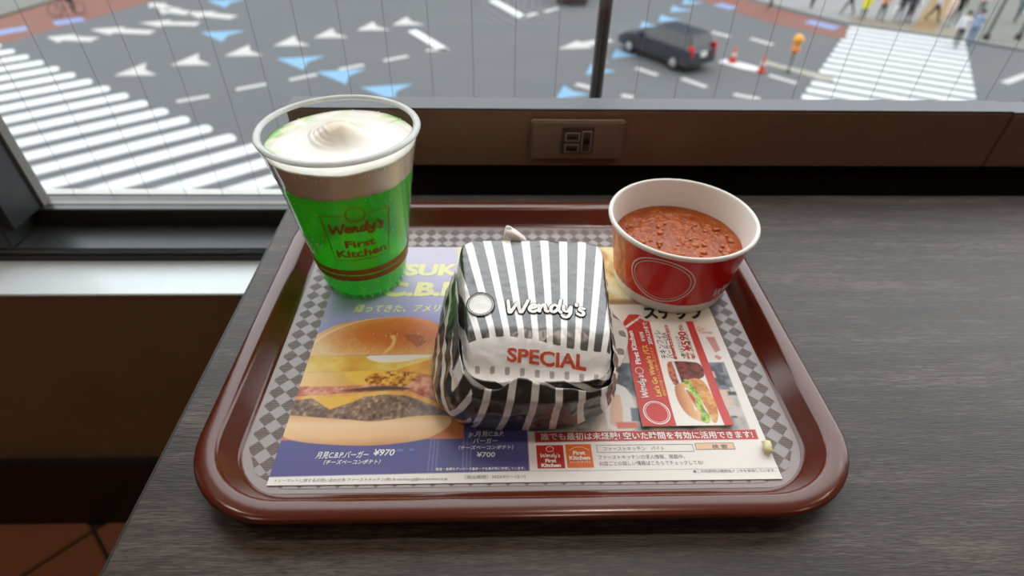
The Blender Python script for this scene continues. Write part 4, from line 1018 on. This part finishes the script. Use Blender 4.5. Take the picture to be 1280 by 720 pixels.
# cars
def make_car(name, label, loc, rz, paint, group=None):
    c = thing(name, label, 'car', loc, rz, group)      # +y is forward
    W = .87
    side = [(-2.22, .34), (-2.28, .55), (-2.25, .95), (-2.16, 1.02), (-1.2, 1.03), (.75, 1.0), (1.55, .93), (2.05, .80), (2.2, .62), (2.18, .34)]
    V = []; F = []; xs = (-W, -W * .97, W * .97, W)
    n_ = len(side)
    for x, k in ((-W + .05, 0), (-W, 1), (W, 1), (W - .05, 0)):
        V += [(x, y, z + (0 if k else 0)) for y, z in side]
    V = []
    for x, s_ in ((-W, .97), (-W * .99, 1.0), (W * .99, 1.0), (W, .97)): V += [(x, y * s_, .34 + (z - .34) * (s_ if z > .5 else 1)) for y, z in side]
    for i in range(3): F += [(i * n_ + k, i * n_ + (k + 1) % n_, (i + 1) * n_ + (k + 1) % n_, (i + 1) * n_ + k) for k in range(n_)]
    F += [tuple(range(n_)), tuple(3 * n_ + k for k in range(n_ - 1, -1, -1))]
    mb = MB().add(V, F); mb.build('body', paint, c, bevel=.03, smooth=False)
    lo = [(-.82, -2.14, 1.0), (.82, -2.14, 1.0), (.82, .95, 1.0), (-.82, .95, 1.0)]; hi = [(-.66, -1.92, 1.56), (.66, -1.92, 1.56), (.64, .10, 1.56), (-.64, .10, 1.56)]
    MB().add(lo + hi, [(3, 2, 1, 0), (4, 5, 6, 7), (0, 1, 5, 4), (1, 2, 6, 5), (2, 3, 7, 6), (3, 0, 4, 7)]).build('cabin', paint, c, bevel=.05)
    gl = simple('dark_car_glass', L(26, 34, 36), .08)
    def pane(a_, b_, t0, t1, s0, s1, name_='window_pane'):
        A, B, A2, B2 = [Vector(q) for q in (a_[0], a_[1], b_[0], b_[1])]
        nrm = (B - A).cross(A2 - A).normalized()
        def at(s, t): lo_ = A.lerp(B, s); hi_ = A2.lerp(B2, s); return lo_.lerp(hi_, t)
        q = [at(s0, t0), at(s1, t0), at(s1, t1), at(s0, t1)]
        cen = Vector((0, -.6, 1.2))
        if nrm.dot(A - cen) < 0: nrm = -nrm
        vv = [p + nrm * .012 for p in q] + [p - nrm * .01 for p in q]
        MB().add(vv, [(0, 1, 2, 3), (7, 6, 5, 4), (0, 4, 5, 1), (1, 5, 6, 2), (2, 6, 7, 3), (3, 7, 4, 0)]).build(name_, gl, c)
    for sgn in (0, 1):
        L0, L1, H0, H1 = (lo[3], lo[0], hi[3], hi[0]) if sgn else (lo[2], lo[1], hi[2], hi[1])
        for s0, s1 in ((.14, .42), (.45, .72), (.75, .93)): pane((L0, L1), (H0, H1), .18, .86, s0, s1)
    pane((lo[0], lo[1]), (hi[0], hi[1]), .2, .88, .08, .92, 'rear_window'); pane((lo[2], lo[3]), (hi[2], hi[3]), .15, .9, .06, .94, 'windscreen')
    rubber = simple('tyre_rubber', L(24, 24, 25), .8); alloy = simple('alloy_wheel', L(150, 150, 152), .35)
    for x in (-.80, .80):
        for y in (-1.38, 1.40):
            w_ = MB().lathe([(.20, -.10), (.31, -.11), (.335, -.07), (.335, .07), (.31, .11), (.20, .10)], 24).build('wheel', rubber, c, (x, y, .335), (0, PI / 2, 0), smooth=True)
            MB().lathe([(.0, -.09), (.06, -.105), (.2, -.095), (.205, .095), (.06, .105), (.0, .09)], 20).build('rim', alloy, w_, smooth=True)
    tl = simple('red_tail_lamp', L(206, 30, 36), .2); hl = simple('clear_headlamp', L(214, 220, 224), .1)
    for x in (-1, 1):
        MB().box(x * .755 - .08, x * .755 + .08, -2.27, -2.03, .74, 1.18).build('tail_lamp', tl, c, bevel=.02)
        MB().box(x * .70 - .16, x * .70 + .16, 1.98, 2.14, .62, .78).build('headlamp', hl, c, bevel=.02)
        MB().box(x * .94 - .09, x * .94 + .09, .68, .84, 1.0, 1.14).build('wing_mirror', paint, c, bevel=.02)
    MB().box(-.20, .20, -2.30, -2.25, .70, .90).build('number_plate', simple('white_plate', L(226, 226, 222), .4), c)
    MB().box(-.84, .84, -2.32, -2.16, .36, .58).build('rear_bumper', paint, c, bevel=.03); MB().box(-.84, .84, 2.08, 2.24, .34, .56).build('front_bumper', paint, c, bevel=.03)
    return c
make_car('car', 'black estate car with red tail lamp crossing the junction', (7.95, 27.5, STREET), math.atan2(1.81, 2.68), simple('black_car_paint', L(44, 48, 56), .2))
make_car('car', 'dark red car at the top edge beyond the junction', (4.75, 38.75, STREET), -.05, simple('dark_red_car_paint', L(96, 26, 34), .2))

# people
def person_mesh(stride=.5, arm=.3, seed=0, seat=False):
    r = random.Random(seed); s = stride * .30
    P = {}
    hipz = .90
    J = [('pelvis', (0, 0, hipz), .125), ('belly', (0, .0, 1.08), .125), ('chest', (0, .01, 1.28), .135), ('neck0', (0, 0, 1.43), .075), ('neck', (0, .005, 1.49), .05), ('head', (0, .02, 1.60), .085), ('crown', (0, .015, 1.68), .07)]
    E = [(0, 1), (1, 2), (2, 3), (3, 4), (4, 5), (5, 6)]
    names = [q[0] for q in J]
    def add(nm, p, rad, par): J.append((nm, p, rad)); names.append(nm); E.append((names.index(par), len(J) - 1))
    for sx, d in ((-1, 1), (1, -1)):
        k = str(sx)
        if seat:
            add('hip' + k, (sx * .10, .02, .88), .095, 'pelvis'); add('knee' + k, (sx * .12, .36, .62 + .08 * d), .062, 'hip' + k); add('ankle' + k, (sx * .12, .28, .22 + .1 * d), .042, 'knee' + k); add('toe' + k, (sx * .12, .42, .16 + .1 * d), .035, 'ankle' + k)
        else:
            add('hip' + k, (sx * .09, 0, .84), .09, 'pelvis'); add('knee' + k, (sx * .095, d * s * .6 + .03, .47), .06, 'hip' + k)
            lift = .06 if d < 0 and stride > .3 else 0
            add('ankle' + k, (sx * .095, d * s * 1.15 - .03, .085 + lift), .042, 'knee' + k); add('toe' + k, (sx * .10, d * s * 1.15 + .13, .04 + lift * .4), .035, 'ankle' + k)
        add('sho' + k, (sx * .17, 0, 1.38), .062, 'chest')
        if seat: add('elb' + k, (sx * .22, .22, 1.16), .042, 'sho' + k); add('wri' + k, (sx * .2, .46, 1.08), .03, 'elb' + k); add('hand' + k, (sx * .2, .54, 1.07), .028, 'wri' + k)
        else: add('elb' + k, (sx * .23, -d * s * .35 - .02, 1.11), .042, 'sho' + k); add('wri' + k, (sx * .24, -d * s * .6 + .08 + arm * .1, .88 + arm * .15), .03, 'elb' + k); add('hand' + k, (sx * .235, -d * s * .6 + .11 + arm * .12, .80 + arm * .18), .028, 'wri' + k)
    me = bpy.data.meshes.new('body'); me.from_pydata([j[1] for j in J], E, []); o = bpy.data.objects.new('body', me); link(o)
    o.modifiers.new('skin', 'SKIN'); o.modifiers.new('sub', 'SUBSURF').levels = 1
    for i, j in enumerate(J): me.skin_vertices[0].data[i].radius = (j[2], j[2] * (.8 if j[0] in ('pelvis', 'belly', 'chest') else 1))
    me.skin_vertices[0].data[0].use_root = True
    dg = bpy.context.evaluated_depsgraph_get(); dg.update(); out_ = bpy.data.meshes.new_from_object(o.evaluated_get(dg)); bpy.data.objects.remove(o)
    return out_
SKIN = simple('skin', L(196, 150, 122), .5); SHOE = simple('dark_shoes', L(34, 32, 32), .6)
def cloth(nm, *c): return bpy.data.materials.get(nm) or simple(nm, L(*c), .85, .1, 8)
BODIES = [person_mesh(.9, .2, 1), person_mesh(.35, .6, 2), person_mesh(0.05, .1, 3)]
def make_person(loc, rz, label, top, legs, hair, body=0, sleeves=True, extra=None, group=None):
    p = thing('person', label, 'person', loc, rz, group)
    me = BODIES[body].copy() if body < 3 else person_mesh(0, 0, 5, True)
    me.materials.clear()
    for m_ in (SKIN, top, legs, SHOE): me.materials.append(m_)
    for f in me.polygons:
        c = f.center; s = 0
        if body == 3:
            if c.z < .30 and c.y > .2: s = 3
            elif c.z < .98 and abs(c.x) < .19: s = 2
            elif c.z < 1.45: s = 1 if c.y < .36 else 0
        else:
            if c.z < .10: s = 3
            elif abs(c.x) > .195 and c.z < (.92 if sleeves else 1.18): s = 0
            elif c.z < .92: s = 2
            elif c.z < 1.45: s = 1
        f.material_index = s; f.use_smooth = True
    o = bpy.data.objects.new('body', me); link(o); o.parent = p
    MB().ball((0, -.005, 1.635), .112, 14, 10, (.9, 1.0, .95)).build('hair', hair, p, (0, 0, 0), smooth=True)
    MB().ball((0, .115, 1.575), .018, 8, 6, (.8, 1, 1.3)).build('nose', SKIN, p, smooth=True)
    for x in (-.034, .034): MB().ball((x, .098, 1.605), .012, 6, 5).build('eye', SHOE, p)
    if extra == 'backpack': MB().box(-.15, .15, -.27, -.11, 1.02, 1.42).build('backpack', cloth('black_bag', 34, 36, 42), p, bevel=.05)
    if extra == 'bag': MB().box(.24, .34, -.12, .16, .55, .85).build('shoulder_bag', cloth('white_bag', 214, 210, 208), p, bevel=.03)
    if extra == 'coat': MB().lathe([(.20, .62), (.185, .95), (.19, 1.25), (.13, 1.42)], 18).build('long_coat', top, p, smooth=True, fix=False)
    return p
BLK = cloth('black_hair', 26, 22, 22); BRN = cloth('brown_hair', 70, 46, 34)
navy, black_, grey, white_, jeans = cloth('navy_cloth', 40, 46, 66), cloth('black_cloth', 32, 32, 36), cloth('grey_cloth', 110, 112, 118), cloth('white_cloth', 214, 210, 214), cloth('blue_jeans', 84, 112, 146)
people = [((16.25, 35.96), 2.2, 'person in black on the far pavement above the red strip', black_, black_, BLK, 0, None),
          ((18.76, 36.06), -1.0, 'person in grey top and dark trousers on the pale pavement', grey, navy, BLK, 1, None),
          ((20.32, 34.77), .8, 'person in navy walking beside the yellow jacket', navy, navy, BLK, 0, 'backpack'),
          ((20.75, 33.9), 2.6, 'person in a bright yellow jacket waiting at the crosswalk', cloth('yellow_jacket', 214, 206, 40), grey, BLK, 2, 'coat'),
          ((21.6, 33.62), 3.0, 'person in an orange top and black trousers at the crosswalk', cloth('orange_top', 206, 140, 96), black_, BRN, 1, None),
          ((22.35, 33.2), 3.0, 'person in dark clothes with a white shoulder bag at the crosswalk', black_, grey, BLK, 1, 'bag'),
          ((22.95, 33.25), 2.8, 'person in a charcoal jacket beside the white shoulder bag', cloth('charcoal_jacket', 66, 68, 78), black_, BLK, 2, 'backpack'),
          ((23.3, 33.6), 2.9, 'person in a long white coat behind the charcoal jacket', white_, white_, BRN, 1, 'coat'),
          ((24.63, 33.66), -2.4, 'person in a lavender shirt and black trousers on the pavement', cloth('lavender_shirt', 196, 194, 214), black_, BLK, 0, None),
          ((24.81, 32.75), -2.5, 'person in a pale pink dress near the crosswalk end', cloth('pale_pink_cloth', 212, 188, 176), cloth('beige_cloth', 190, 180, 168), BRN, 1, 'coat'),
          ((23.43, 29.55), 2.4, 'person in white shirt and black trousers stepping onto the crosswalk', white_, black_, BLK, 0, None),
          ((24.35, 29.9), 2.4, 'person in light blue and jeans beside the crosswalk', cloth('sky_shirt', 140, 160, 190), jeans, BLK, 1, None),
          ((25.6, 33.2), 2.7, 'person in black with backpack at the top of the crowd', black_, black_, BLK, 1, 'backpack'),
          ((27.9, 34.6), 2.9, 'person in white and red top by the street poles', cloth('white_red_cloth', 226, 196, 200), grey, BRN, 2, None),
          ((29.4, 33.6), -1.2, 'person in teal top at the right end of the pavement', cloth('teal_cloth', 70, 104, 104), grey, BLK, 1, 'bag')]
for (x, y), rz, lab, tp, lg, hr, bd, ex in people:
    z = STREET if (x, y) == (23.43, 29.55) or (x, y) == (24.35, 29.9) else SWZ + .012
    make_person((x, y, z + .004), rz, lab, tp, lg, hr, bd, True, ex)
# cyclist
bk = thing('bicycle', 'bicycle ridden on the red lane at the upper left', 'bicycle', (-22.95, 33.5, STREET + .008), -PI / 2 + .5)
for y in (-.52, .52):
    MB().lathe([(.31 + .018 * math.cos(a_), .018 * math.sin(a_)) for a_ in np.linspace(-PI, PI, 9)], 28).build('wheel', M['metal_leg'], bk, (0, y, .33), (0, PI / 2, 0), smooth=True)
fr = MB()
for p, q in (((0, -.52, .33), (0, -.15, .85)), ((0, -.15, .85), (0, -.05, .32)), ((0, -.05, .32), (0, .42, .82)), ((0, -.18, .78), (0, .40, .86)), ((0, -.52, .33), (0, -.05, .32)), ((0, .52, .33), (0, .38, 1.0)), ((-.24, .40, 1.02), (.24, .40, 1.02))): fr.tube([p, q], .018, 6)
fr.build('bike_frame', simple('plum_bike_paint', L(96, 70, 92), .4), bk); MB().box(-.07, .07, -.28, -.04, .84, .89).build('saddle', SHOE, bk, bevel=.02)
make_person((-22.95, 33.5, STREET + .07), -PI / 2 + .5, 'cyclist in black riding along the red lane', black_, black_, BLK, 3)
